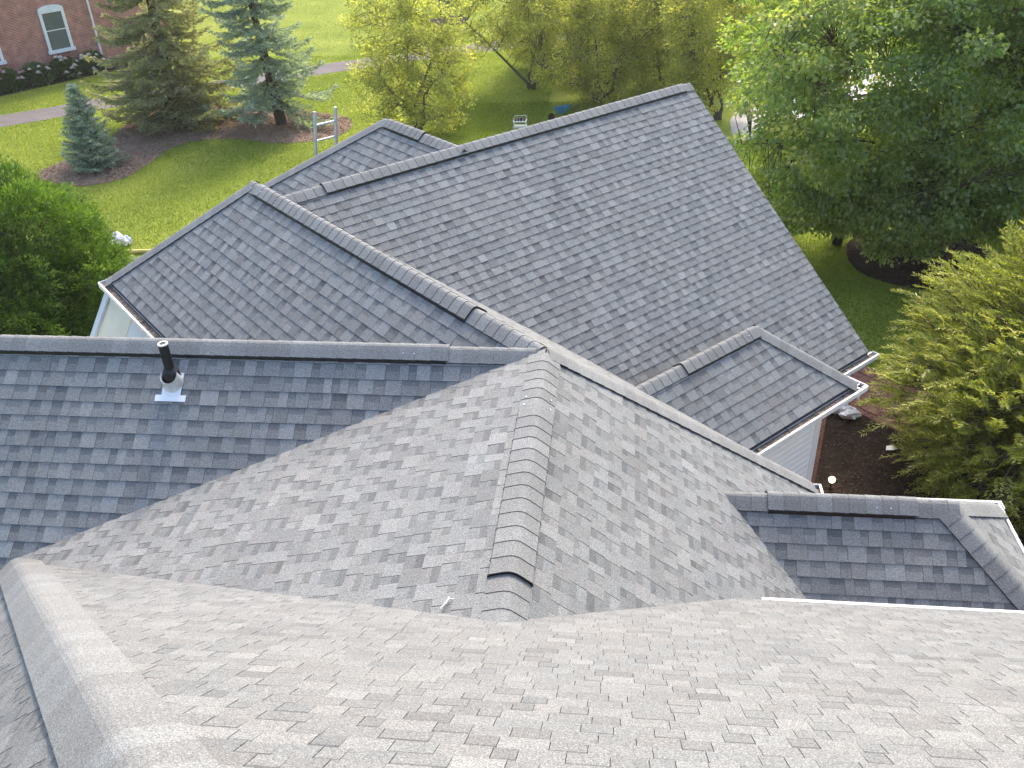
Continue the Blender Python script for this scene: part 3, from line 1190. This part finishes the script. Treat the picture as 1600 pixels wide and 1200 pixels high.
def arched_window(s, z0, wd, hg, parent):
    o = HB + HD*s + Z*z0 + HN*.02
    fr = bpy.data.objects.new("window", None)
    COL.objects.link(fr)
    fr.location = o
    attach(fr, parent)
    n = 9
    outer = [o-HD*wd/2, o+HD*wd/2] + [o+HD*(wd/2*math.cos(t))*1.0+Z*(hg+.22*math.sin(t)) for t in np.linspace(0, math.pi, n)]
    iw, iz0, iz1 = wd/2-.14, .16, hg-.12
    mb = MB()
    # surround as boxes and an arched head
    mb.box(o-HD*wd/2, HD*.14, -HN*-.07, Z*hg)
    mb.box(o+HD*(wd/2-.14), HD*.14, HN*.07, Z*hg)
    mb.box(o-HD*(wd/2+.06), HD*(wd+.12), HN*.11, Z*.16)
    hd_ = [o+HD*(wd/2)+Z*(hg-.12), ] + [o+HD*(wd/2*math.cos(t))+Z*(hg+.02+.2*math.sin(t)) for t in np.linspace(0, math.pi, n)] + [o-HD*(wd/2)+Z*(hg-.12)]
    f0 = [p+HN*.075 for p in hd_]
    mb.poly(f0[::-1])
    for i in range(len(hd_)):
        j = (i+1) % len(hd_)
        mb.poly([hd_[i], hd_[j], f0[j], f0[i]])
    fo = mb.build("frame", ['white'], None)
    fo.parent = fr
    fo.matrix_parent_inverse = Matrix.Translation(-o)
    mb = MB()
    mb.box(o-HD*.02+HN*.076+Z*(hg-.1), HD*.04, HN*.03, Z*.3)
    ko = mb.build("keystone", ['white'], None); ko.parent = fr; ko.matrix_parent_inverse = Matrix.Translation(-o)
    mid = (iz0+iz1)/2+.04
    for za, zb in ((iz0, mid-.02), (mid+.02, iz1)):
        mb = MB()
        mb.box(o-HD*iw+HN*.005+Z*za, HD*iw*2, HN*.02, Z*(zb-za))
        go = mb.build("pane", ['glass'], None); go.parent = fr; go.matrix_parent_inverse = Matrix.Translation(-o)
    mb = MB()
    mb.box(o-HD*iw+HN*.01+Z*(mid-.02), HD*iw*2, HN*.035, Z*.04)
    so = mb.build("meeting_rail", ['white'], None); so.parent = fr; so.matrix_parent_inverse = Matrix.Translation(-o)


arched_window(3.4, 1.0, 1.24, 1.95, bh)
arched_window(-.02, 1.0, 1.24, 1.95, bh)
mb = MB()
mb.tube([HB+HD*5.3+HN*.08, HB+HD*5.3+HN*.08+Z*6.0], .05, 8)
mb.build("downspout", ['white'], bh)


# ================================================================ PLANTS
def crown_tree(name, base, label, group, mat, bark, trunk_h, tips, cl_n, cl_r, leaf, trunk_r=.12, limbs=9, centre=None, droop=0., seed=1, stems=1, flat=.7, twig_r=.008, up=.8, tipcol=.0, cat="tree", tsd=.16):
    """tips: (n,3) points in the crown. limbs grow to a few of them, twigs join the rest"""
    rg = np.random.default_rng(seed)
    base = np.array([*base, 0.])
    e_ = empty(name, tuple(base), label, cat, group)
    mb = MB()
    nodes = []
    lead = tips[rg.choice(len(tips), limbs, replace=False)]
    c = tips.mean(0)
    for si in range(stems):
        off = np.array([rg.normal(0, .12), rg.normal(0, .12), 0]) if stems > 1 else np.zeros(3)
        top = base + off*4 + np.array([0, 0, trunk_h])
        if stems == 1:
            topc = np.array([c[0], c[1], tips[:, 2].max()*.86])
        else:
            topc = lead[si % limbs]
        pts = [base+off, base+off*1.5+np.array([0, 0, trunk_h*.5]), top, top*.5+topc*.5+rg.normal(0, .12, 3), topc]
        mb.tube(pts, [trunk_r*1.25, trunk_r, trunk_r*.8, trunk_r*.45, trunk_r*.1], 9)
        for i in range(len(pts)-1):
            for t in np.linspace(0, 1, 8):
                p = pts[i]*(1-t)+pts[i+1]*t
                if p[2] > trunk_h*.75: nodes.append((p, trunk_r*.6*(1-(i+t)/5)+.01))
    nlimb = []
    for L_ in lead:
        arr = np.array([n[0] for n in nodes])
        d = np.linalg.norm(arr-L_, axis=1) + 1.2*np.maximum(0, arr[:, 2]-L_[2]+.25*np.linalg.norm((arr-L_)[:, :2], axis=1))
        i = int(np.argmin(d))
        p0, r_ = nodes[i]
        md = p0*.5+L_*.5 + rg.normal(0, .10, 3)*np.linalg.norm(L_-p0) + np.array([0, 0, .08*np.linalg.norm(L_-p0)])
        q = [p0, p0*.7+md*.3+rg.normal(0, .03, 3), md, md*.4+L_*.6+rg.normal(0, .05, 3), L_]
        rr = min(r_*.8, trunk_r*.55)
        mb.tube(q, [rr, rr*.8, rr*.55, rr*.35, rr*.15], 6, cap=False)
        for a_, b_, t0 in ((0, 1, 1), (1, 2, .8), (2, 3, .55), (3, 4, .35)):
            for t in np.linspace(0, 1, 5):
                nlimb.append((q[a_]*(1-t)+q[b_]*t, rr*t0*.7))
    nodes += nlimb
    arr = np.array([n[0] for n in nodes])
    rad = np.array([n[1] for n in nodes])
    for T in tips:
        d = np.linalg.norm(arr-T, axis=1)
        i = int(np.argmin(d))
        p0 = arr[i]
        md = p0*.5+T*.5+rg.normal(0, .08, 3)*d[i]
        r_ = min(rad[i], twig_r*1.8)
        mb.tube([p0, md, T], [r_, twig_r, twig_r*.4], 4, cap=False)
    mb.build("trunk", [bark], e_)
    n = len(tips)
    idx = np.repeat(np.arange(n), cl_n)
    N = len(idx)
    off = rg.normal(0, 1, (N, 3))
    off = unit(off)*(rg.random((N, 1))**.45)*cl_r
    off[:, 2] *= flat
    P = tips[idx]+off
    out = unit(P-c)
    ax = unit(off/cl_r + out*.5 + rg.normal(0, .55, (N, 3)) + np.array([0, 0, -droop]))
    nr = unit(rg.normal(0, .6, (N, 3))+np.array([0, 0, up])+out*.35)
    ln = leaf[0]*rg.uniform(.65, 1.25, N)
    V = leaves(P, ax, nr, ln, ln*leaf[1])
    ct_ = np.clip(rg.normal(.44, tsd, n), 0, 1)
    tone = ct_[idx]+rg.normal(0, .13, N)
    if tipcol > 0:       # young growth on the outermost shoots
        outer = np.linalg.norm(P-c, axis=1)
        outer /= outer.max()
        tone += tipcol*((outer > .72) & (rg.random(N) < .35))
    o = link("crown", quads_mesh("crown", V, tone), e_, [mat])
    return e_


def ell_tips(c, r, n, seed, shell=.45, low=-1., squash=0.):
    rg = np.random.default_rng(seed)
    d = unit(rg.normal(0, 1, (n*3, 3)))
    rr = shell+(1-shell)*rg.random((n*3, 1))**.6
    wob = 1+.16*np.sin(3*d[:, :1]*2+seed)+.13*np.sin(5*d[:, 1:2]+2*seed+d[:, 2:]*4)
    p = d*rr*wob
    p = p[p[:, 2] > low][:n]
    return np.array(c)+p*np.array(r)


# maple on the right
tp_ = np.concatenate([ell_tips((6.9, 22.4, 4.2), (4.6, 3.4, 3.9), 720, 5, .42, -.95), ell_tips((8.4, 22.8, 6.8), (3.2, 2.7, 2.7), 200, 6, .3), ell_tips((6.8, 21.6, 1.9), (3.5, 2.0, 1.3), 170, 8, .4)])
crown_tree("maple_tree", (7.7, 22.0), "large green maple standing in a dark mulch ring right of the roofs", None, 'maple', 'bark', .9, tp_, 140, .50, (.11, .72), .2, 16, droop=.6, seed=3, flat=.5, tipcol=.32, up=.4)
tp_ = ell_tips((11.6, 28.0, 4.6), (3.4, 3.2, 4.4), 380, 15, .4, -.95)
crown_tree("shade_tree", (11.6, 28.0), "dark leafy tree behind the maple at the top right corner", None, 'oak', 'bark', .9, tp_, 120, .52, (.115, .75), .2, 10, droop=.4, seed=4, flat=.55)

# yellow-green trees in the middle distance
ytrees = [
    ((-7.6, 33.0), (-7.6, 33.0, 2.6), (2.4, 1.7, 2.9), 400, 6, "bushy yellow-green tree with many stems, standing left of the open lawn gap"),
    ((-3.9, 39.2), (-4.5, 39.4, 3.9), (2.7, 1.8, 3.0), 370, 3, "yellow-green tree with a leaning limb, just right of the open lawn gap"),
    ((-1.0, 36.9), (-1.1, 36.9, 2.5), (2.5, 1.5, 2.7), 430, 4, "yellow-green tree straight above the blue wheelbarrow"),
    ((1.8, 38.6), (1.7, 38.6, 3.1), (2.6, 1.8, 3.3), 430, 2, "yellow-green tree behind the peak of the big rear roof"),
    ((3.6, 34.4), (3.25, 34.7, 3.2), (1.9, 1.6, 3.0), 380, 3, "yellow-green tree at the edge of the pale road"),
    ((-1.6, 46.5), (-1.6, 46.5, 3.4), (4.2, 2.8, 3.8), 480, 3, "farther yellow-green tree at the top edge, behind the wheelbarrow tree"),
    ((5.0, 47.0), (5.0, 47.0, 3.6), (4.4, 2.8, 3.9), 480, 3, "farther yellow-green tree beyond the pale road"),
    ((-3.4, 43.0), (-3.3, 43.0, 2.9), (2.3, 1.7, 3.0), 360, 4, "low yellow-green tree in the second row, beyond the leaning limb"),
    ((.2, 42.0), (.3, 42.0, 2.9), (2.5, 1.7, 3.1), 380, 3, "yellow-green tree in the second row, between the wheelbarrow tree and the peak"),
    ((3.4, 41.8), (3.4, 41.8, 3.0), (2.3, 1.7, 3.1), 360, 3, "yellow-green tree in the second row, beside the far side of the road"),
]
for i, (b_, c_, r_, n_t, st, lab) in enumerate(ytrees):
    crown_tree("crabapple_tree", b_, lab, "yellow-green trees beyond the roofs", 'crab', 'barkgrey', .5, ell_tips(c_, r_, n_t, 30+i, .35, -.9), 56, .33, (.105, .6), .075, 12, seed=40+i, stems=st, flat=.75, twig_r=.012, tipcol=.3, up=.15, tsd=.23)

# feathery shrub on the right: arching sprays of narrow leaves
def spray_shrub(name, base, label, shells, nspray, mat, seed):
    rg = np.random.default_rng(seed)
    e_ = empty(name, (*base, 0), label, "shrub")
    mb = MB()
    Vs, Ts = [], []
    tips_all = []
    for (c, r, n, low) in shells:
        tips_all.append((np.array(c), ell_tips(c, r, n, seed+len(tips_all), .55, low)))
    for c, tips in tips_all:
        n = len(tips)
        out = unit((tips-c)*np.array([1, 1, .8]) + rg.normal(0, .25, (n, 3)))
        d0 = unit(out + np.array([0, 0, .55]) + rg.normal(0, .22, (n, 3)))
        L_ = rg.uniform(.35, .75, n)
        nl = 20
        t = np.linspace(.08, 1, nl)
        # arching stem: starts up and out, tip nods
        stem = tips[:, None, :] + d0[:, None, :]*(L_[:, None]*t[None, :])[..., None] + np.array([0, 0, -1.])*(.34*L_[:, None]*t[None, :]**2)[..., None]
        side = unit(np.cross(d0, np.array([0, 0, 1.])+rg.normal(0, .2, (n, 3))))
        for s_ in (-1, 1):
            P = stem + rg.normal(0, .008, stem.shape)
            ax = d0[:, None, :]*.75 + s_*side[:, None, :]*rg.uniform(.45, .95, (n, nl, 1)) + np.array([0, 0, -.15]) + rg.normal(0, .16, (n, nl, 3))
            nr = np.array([0, 0, 1.]) + rg.normal(0, .45, (n, nl, 3))
            ln = rg.uniform(.085, .155, (n, nl))*(1.05-.4*t)[None, :]
            Vs.append(leaves(P.reshape(-1, 3), ax.reshape(-1, 3), nr.reshape(-1, 3), ln.reshape(-1), ln.reshape(-1)*.21, .06))
            tn = np.clip(rg.normal(.45, .15, (n, 1)) + .16*t[None, :] + rg.normal(0, .13, (n, nl)), 0, 1)
            Ts.append(tn.reshape(-1))
        for i in range(0, n, 3):
            q = stem[i]
            mb.tube([tips[i]*.6+np.array([base[0], base[1], tips[i][2]*.55])*.4, tips[i], q[nl//2], q[-1]], [.016, .008, .005, .002], 4, cap=False)
    for k in range(9):
        f = rg.uniform(0, 6.28)
        mb.tube([(base[0]+.2*math.cos(f), base[1]+.2*math.sin(f), 0), (base[0]+.7*math.cos(f), base[1]+.7*math.sin(f), 1.2), (base[0]+1.3*math.cos(f), base[1]+1.3*math.sin(f), 2.4)], [.06, .045, .02], 6)
    mb.build("stems", ['barkgrey'], e_)
    link("foliage", quads_mesh("foliage", np.concatenate(Vs), np.concatenate(Ts)), e_, [mat])


spray_shrub("feathery_shrub", (7.4, 13.6), "large feathery yellow-green shrub with narrow leaves beside the mulch bed", [((7.45, 13.6, 1.9), (2.35, 2.2, 2.15), 2300, -.8), ((7.9, 14.0, 2.4), (2.2, 1.8, 1.9), 1050, -.6), ((6.2, 12.3, 1.2), (1.35, 1.2, 1.5), 800, -.8)], 0, 'willow', 77)
spray_shrub("feathery_shrub", (10.6, 18.6), "second feathery shrub at the right edge, nearer the maple", [((10.6, 18.6, 2.0), (1.5, 1.5, 2.2), 1000, -.8)], 0, 'willow', 91)

# arborvitae at the left edge: dense fans of scale leaves
def arborvitae(base, label, shells, seed):
    rg = np.random.default_rng(seed)
    e_ = empty("arborvitae", (*base, 0), label, "shrub")
    mb = MB()
    mb.tube([(base[0], base[1], 0), (base[0]+.1, base[1], 2.2), (base[0]+.05, base[1]+.1, 4.2)], [.14, .1, .02], 8)
    Vs, Ts = [], []
    for (c, r, n, low) in shells:
        c = np.array(c)
        tips = ell_tips(c, r, n, seed+n, .62, low)
        out = unit((tips-c)*np.array([1, 1, .7]))
        for i in range(0, n, 6):
            mb.tube([tips[i]*.35+np.array([base[0], base[1], max(.3, tips[i][2]*.8)])*.65, tips[i]], [.02, .006], 4, cap=False)
        k = 70
        idx = np.repeat(np.arange(n), k)
        fan = unit(out + np.array([0, 0, .45]) + rg.normal(0, .22, (n, 3)))
        sd_ = unit(np.cross(fan, rg.normal(0, 1, (n, 3))))
        a_ = rg.uniform(-1.05, 1.05, n*k)
        rr = rg.random(n*k)**.6*.34
        ax = fan[idx]*np.cos(a_)[:, None]+sd_[idx]*np.sin(a_)[:, None]
        P = tips[idx]+ax*rr[:, None]+rg.normal(0, .035, (n*k, 3))
        ax = unit(ax+rg.normal(0, .3, ax.shape))
        nr = np.cross(fan[idx], sd_[idx])+rg.normal(0, .35, ax.shape)
        ln = rg.uniform(.05, .10, n*k)
        Vs.append(leaves(P, ax, nr, ln, ln*.42, .05))
        Ts.append(np.clip(rg.normal(.38, .13, n)[idx]+.42*(rr/.34-.4)+rg.normal(0, .1, n*k), 0, 1))
    mb.build("trunk", ['bark'], e_)
    link("foliage", quads_mesh("foliage", np.concatenate(Vs), np.concatenate(Ts)), e_, [M_ARB])


M_ARB = 'arbor'
arborvitae((-12.6, 16.3), "dense bright green arborvitae at the left edge beside the leaning sheets", [((-12.7, 16.2, 2.0), (1.75, 1.7, 2.35), 1500, -.85), ((-11.3, 16.0, 1.4), (1.15, 1.1, 1.5), 520, -.85), ((-12.4, 14.8, 1.5), (1.3, 1.0, 1.7), 500, -.8)], 5)


# spruces
def spruce(name, base, H_, Rm, label, mat, seed, z0=.25, group=None, whorl=.3, droop=.25, brush=.20, dens=1., dead=0., lean=(0, 0), taper=.85):
    rg = np.random.default_rng(seed)
    e_ = empty(name, (*base, 0), label, "tree", group)
    mb = MB()
    dm = MB()
    tr = .03+H_*.017
    b = np.array([*base, 0.])
    top = b+np.array([lean[0], lean[1], H_])
    mb.tube([b-np.array([0, 0, .05]), b*.7+top*.3, top], [tr*1.2, tr*.8, .012], 9)
    Vs, Ts = [], []
    z = z0
    while z < H_*.985:
        f = 1-z/H_
        L0 = Rm*f**taper
        nb = int(round((5 if f > .15 else 4) + rg.integers(0, 3)))
        a0 = rg.uniform(0, 6.28)
        for k in range(nb):
            az = a0+k*2*math.pi/nb+rg.normal(0, .2)
            L_ = L0*rg.uniform(.72, 1.12)+.06
            zz = z+rg.normal(0, whorl*.25)
            h = np.array([math.cos(az), math.sin(az), 0.])
            sd_ = np.array([-math.sin(az), math.cos(az), 0.])
            o = b*(1-zz/H_)+top*(zz/H_)
            o[2] = zz
            nt = max(3, int(L_/.16*dens))
            t = np.linspace(.18, 1, nt)
            cz = -droop*f*1.6*t+ (.20+droop*.8*f)*t**2.4 + .12*(1-f)*t
            C = o + h*(L_*t)[:, None]
            C[:, 2] += L_*cz
            mb.tube([o, C[nt//3], C[-1]], [.008+.012*f*H_/6, .008+.006*f, .003], 4, cap=False)
            bt = rg.normal(.42, .12)
            for j in range(nt):
                tl = L_*.40*(1.12-t[j])*rg.uniform(.7, 1.2)+.07
                for s_ in (-1, 1, 0):
                    if s_ == 0:
                        dd = h + np.array([0, 0, cz[-1]-cz[max(0, nt-2)]+.02])
                        tl2 = .16
                    else:
                        dd = h*rg.uniform(.55, .95)+sd_*s_*rg.uniform(.7, 1.)+np.array([0, 0, rg.uniform(-.32, .1)])
                        tl2 = tl
                    dd = dd/np.linalg.norm(dd)
                    nb_ = max(1, int(tl2/(brush*.55)))
                    for q in range(nb_):
                        p = C[j]+dd*(tl2*(q+.2)/nb_)
                        Vs.append((p, dd))
                        Ts.append(bt+.16*(q/nb_)+.12*t[j]+rg.normal(0, .1))
            if dead and f > .78 and rg.random() < dead:
                for _ in range(5):
                    p = C[rg.integers(0, nt)]
                    dm.tube([p, p+np.array([rg.normal(0, .12), rg.normal(0, .12), -rg.uniform(.15, .45)])], [.008, .003], 3, cap=False)
        z += whorl*(.6+.4*f)*rg.uniform(.8, 1.2)
    P = np.array([v[0] for v in Vs]); D_ = np.array([v[1] for v in Vs]); T = np.array(Ts)
    n = len(P)
    all_v, all_t = [], []
    for k in range(7):       # needles bristle round every twig
        rad = unit(np.cross(D_, rg.normal(0, 1, (n, 3))))
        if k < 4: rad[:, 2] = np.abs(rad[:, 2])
        ax = D_*rg.uniform(.7, 1.1, (n, 1))+rad*.75
        st = P+D_*(rg.uniform(-.35, .35, (n, 1))*brush)
        ln = rg.uniform(.55, .95, n)*brush*.7
        all_v.append(leaves(st, ax, rad+rg.normal(0, .4, (n, 3)), ln, ln*.42, .04))
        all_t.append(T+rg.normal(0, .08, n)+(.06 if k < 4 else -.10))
    mb.build("trunk", ['bark'], e_)
    if dm.v: dm.build("dead_twigs", ['rusty'], e_)
    link("crown", quads_mesh("crown", np.concatenate(all_v), np.concatenate(all_t)), e_, [mat])


spruce("blue_spruce", (-18.35, 28.95), 2.9, 1.02, "small young blue spruce at the near left end of the mulch bed", 'bluespruce', 3, z0=.10, whorl=.135, droop=.05, brush=.16, dens=1.7, taper=.85)
spruce("blue_spruce", (-13.34, 34.2), 9.5, 2.7, "tall blue spruce with bare lower trunk, behind the ladder", 'bluespruce', 8, z0=1.35, whorl=.52, droop=.65, brush=.27, dens=1.1, lean=(-.9, .3), taper=.7)
spruce("green_spruce", (-17.7, 34.4), 10.5, 3.3, "big olive-brown spruce sweeping the mulch bed between the two blue spruces", 'olivespruce', 12, z0=.45, whorl=.47, droop=.6, brush=.27, dens=1.1, dead=.8, taper=.6)


# peonies along the brick house
def peony(base, r, h, label, seed, pink):
    rg = np.random.default_rng(seed)
    e_ = empty("peony_bush", (*base, 0), label, "flowers", "peony bushes along the brick house")
    n = 2600
    d = unit(rg.normal(0, 1, (n, 3)))
    d[:, 2] = np.abs(d[:, 2])
    P = np.array([*base, .08])+d*np.array([r, r, h])*(rg.random((n, 1))**.35)
    V = leaves(P, d+rg.normal(0, .5, (n, 3)), np.array([0, 0, 1.])+rg.normal(0, .5, (n, 3)), rg.uniform(.10, .2, n), rg.uniform(.05, .09, n))
    link("foliage", quads_mesh("foliage", V, rg.normal(.45, .2, n)), e_, ['peony'])
    for k in range(rg.integers(7, 12)):
        dd = unit(rg.normal(0, .8, 3)+np.array([.7, -.7, .9]))
        dd[2] = abs(dd[2])
        c = np.array([*base, .1])+dd*np.array([r, r, h])*1.04
        mb = MB()
        s_ = rg.uniform(.085, .125)
        for ring_, (rr, hh) in enumerate(((1., .0), (.75, .45), (.4, .8))):
            for q in range(7):
                f = q*6.283/7+ring_*.4
                v0 = c+np.array([math.cos(f)*s_*rr*.3, math.sin(f)*s_*rr*.3, s_*hh*.6])
                v1 = c+np.array([math.cos(f-.4)*s_*rr, math.sin(f-.4)*s_*rr, s_*(hh*.8+.2)])
                v2 = c+np.array([math.cos(f)*s_*rr*1.25, math.sin(f)*s_*rr*1.25, s_*(hh+.3)])
                v3 = c+np.array([math.cos(f+.4)*s_*rr, math.sin(f+.4)*s_*rr, s_*(hh*.8+.2)])
                mb.poly([v0, v1, v2, v3])
        mb.build("blossom", ['petalpink' if rg.random() < pink else 'petal'], e_)


pl_ = [(-2.7, .1, "peony bush at the left frame edge below the brick wall"),
       (-1.3, .25, "white peony bush left of the pink one"),
       (.1, .85, "peony bush with the most pink blossoms, left of the tall window"),
       (1.5, .1, "white peony bush right below the tall arched window"),
       (2.9, .1, "white peony bush right of the tall window"),
       (4.3, .05, "peony bush by the white downspout")]
for i, (s_, pk, lab) in enumerate(pl_):
    p = HB+HD*s_+HN*.85
    peony((p.x, p.y), .75, .85, lab, 60+i, pk)
sheet("flower_bed", [(q.x, q.y) for q in (HB-HD*14+HN*.05, HB-HD*14+HN*1.75, HB+HD*6.5+HN*1.75, HB+HD*6.5+HN*.05)], .012, ['mulch'])


# ---------------------------------------------------------------- ground litter
def inside(poly, p):
    x_, y_ = p[:, 0], p[:, 1]
    c = np.zeros(len(p), bool)
    j = len(poly)-1
    for i in range(len(poly)):
        xi, yi = poly[i][0], poly[i][1]
        xj, yj = poly[j][0], poly[j][1]
        c ^= ((yi > y_) != (yj > y_)) & (x_ < (xj-xi)*(y_-yi)/(yj-yi+1e-12)+xi)
        j = i
    return c


def chips(name, poly, n, size, mats, seed):
    rg = np.random.default_rng(seed)
    P = np.array(poly)
    lo, hi = P.min(0), P.max(0)
    q = rg.uniform(lo, hi, (n*2, 2))
    q = q[inside(poly, q)][:n]
    n = len(q)
    B = np.column_stack([q, np.full(n, .025)+rg.uniform(0, .02, n)])
    ax = rg.normal(0, 1, (n, 3))*np.array([1, 1, .25])
    V = leaves(B, ax, np.array([0, 0, 1.])+rg.normal(0, .4, (n, 3)), rg.uniform(.5, 1.3, n)*size, rg.uniform(.25, .5, n)*size)
    tag(link(name, quads_mesh(name, V, rg.random(n)), None, mats), kind='stuff')


chips("bark_chips", BED, 26000, .09, ['mulchlight'], 1)
chips("mulch_chips", NEARBED, 9000, .07, ['mulchchip'], 2)
chips("mulch_chips", RING, 4000, .07, ['mulchchip'], 3)

# grass blades over the lawn that is in view
rg = np.random.default_rng(99)
regions = [((-30, 20), (-3, 46), 330000), ((-14, 45), (4, 62), 50000), ((-28, 46), (-8, 64), 40000), ((3, 15), (16, 32), 130000), ((-7, 28), (3, 37), 60000)]
Ps = []
for lo, hi, n in regions:
    Ps.append(rg.uniform(lo, hi, (n, 2)))
q = np.concatenate(Ps)
ok = np.ones(len(q), bool)
for poly in (BED, RING, NEARBED, PATHL+PATHR, FARRING, [(-24, 17), (-10.5, 17), (-10.5, 21.9), (-14.2, 21.58), (-19, 21.25), (-24, 20.9)],
             [(3.9, 31.6), (4.5, 31.9), (6.2, 34), (8.5, 36.8), (13, 37), (13, 42.5), (7, 42), (5.2, 38.4), (4.0, 34.3)],
             [tuple(AB(-2.5, 9.4)[:2]), tuple(AB(-2.5, 11)[:2]), tuple(AB(6, 11)[:2]), tuple(AB(6, 9.4)[:2])],
             [tuple(p[:2]) for p in c4], [(q_.x, q_.y) for q_ in (HB-HD*14+HN*.05, HB-HD*14+HN*1.75, HB+HD*6.5+HN*1.75, HB+HD*6.5+HN*.05)]):
    ok &= ~inside(poly, q)
rel = q-np.array([A.x, A.y])
aa, bb = rel@np.array([-Q, Q]), rel@np.array([Q, Q])
ok &= ~((aa > .5) & (aa < 9) & (bb > -1.4) & (bb < 7.4))
q = q[ok]
n = len(q)
B = np.column_stack([q, np.zeros(n)])
ax = rg.normal(0, .45, (n, 3))*np.array([1, 1, .2])+np.array([0, 0, 1.])
ln = rg.uniform(.035, .075, n)
V = leaves(B, ax, np.concatenate([rg.normal(0, 1, (n, 2)), np.zeros((n, 1))], 1), ln, .014+ln*.12, .1)
patch = .45+.16*np.sin(q[:, 0]*.55+1.3*np.sin(q[:, 1]*.4))+.12*np.sin(q[:, 1]*.9+q[:, 0]*.3)
tag(link("grass", quads_mesh("grass", V, patch+rg.normal(0, .16, n)), None, ['grass']), kind='stuff')


# ---------------------------------------------------------------- air
mb = MB()
mb.box((-165, -85, -1), X*330, Y*310, Z*15)
hz = bpy.data.materials.new("thin_air")
hz.use_nodes = True
hn, hl = hz.node_tree.nodes, hz.node_tree.links
hn.remove(hn["Principled BSDF"])
pv = hn.new("ShaderNodeVolumePrincipled")
pv.inputs["Color"].default_value = (.97, .94, .85, 1)
pv.inputs["Density"].default_value = .0005
pv.inputs["Anisotropy"].default_value = .35
hl.new(pv.outputs[0], hn["Material Output"].inputs["Volume"])
M['air'] = hz
tag(mb.build("haze", ['air']), kind='stuff')
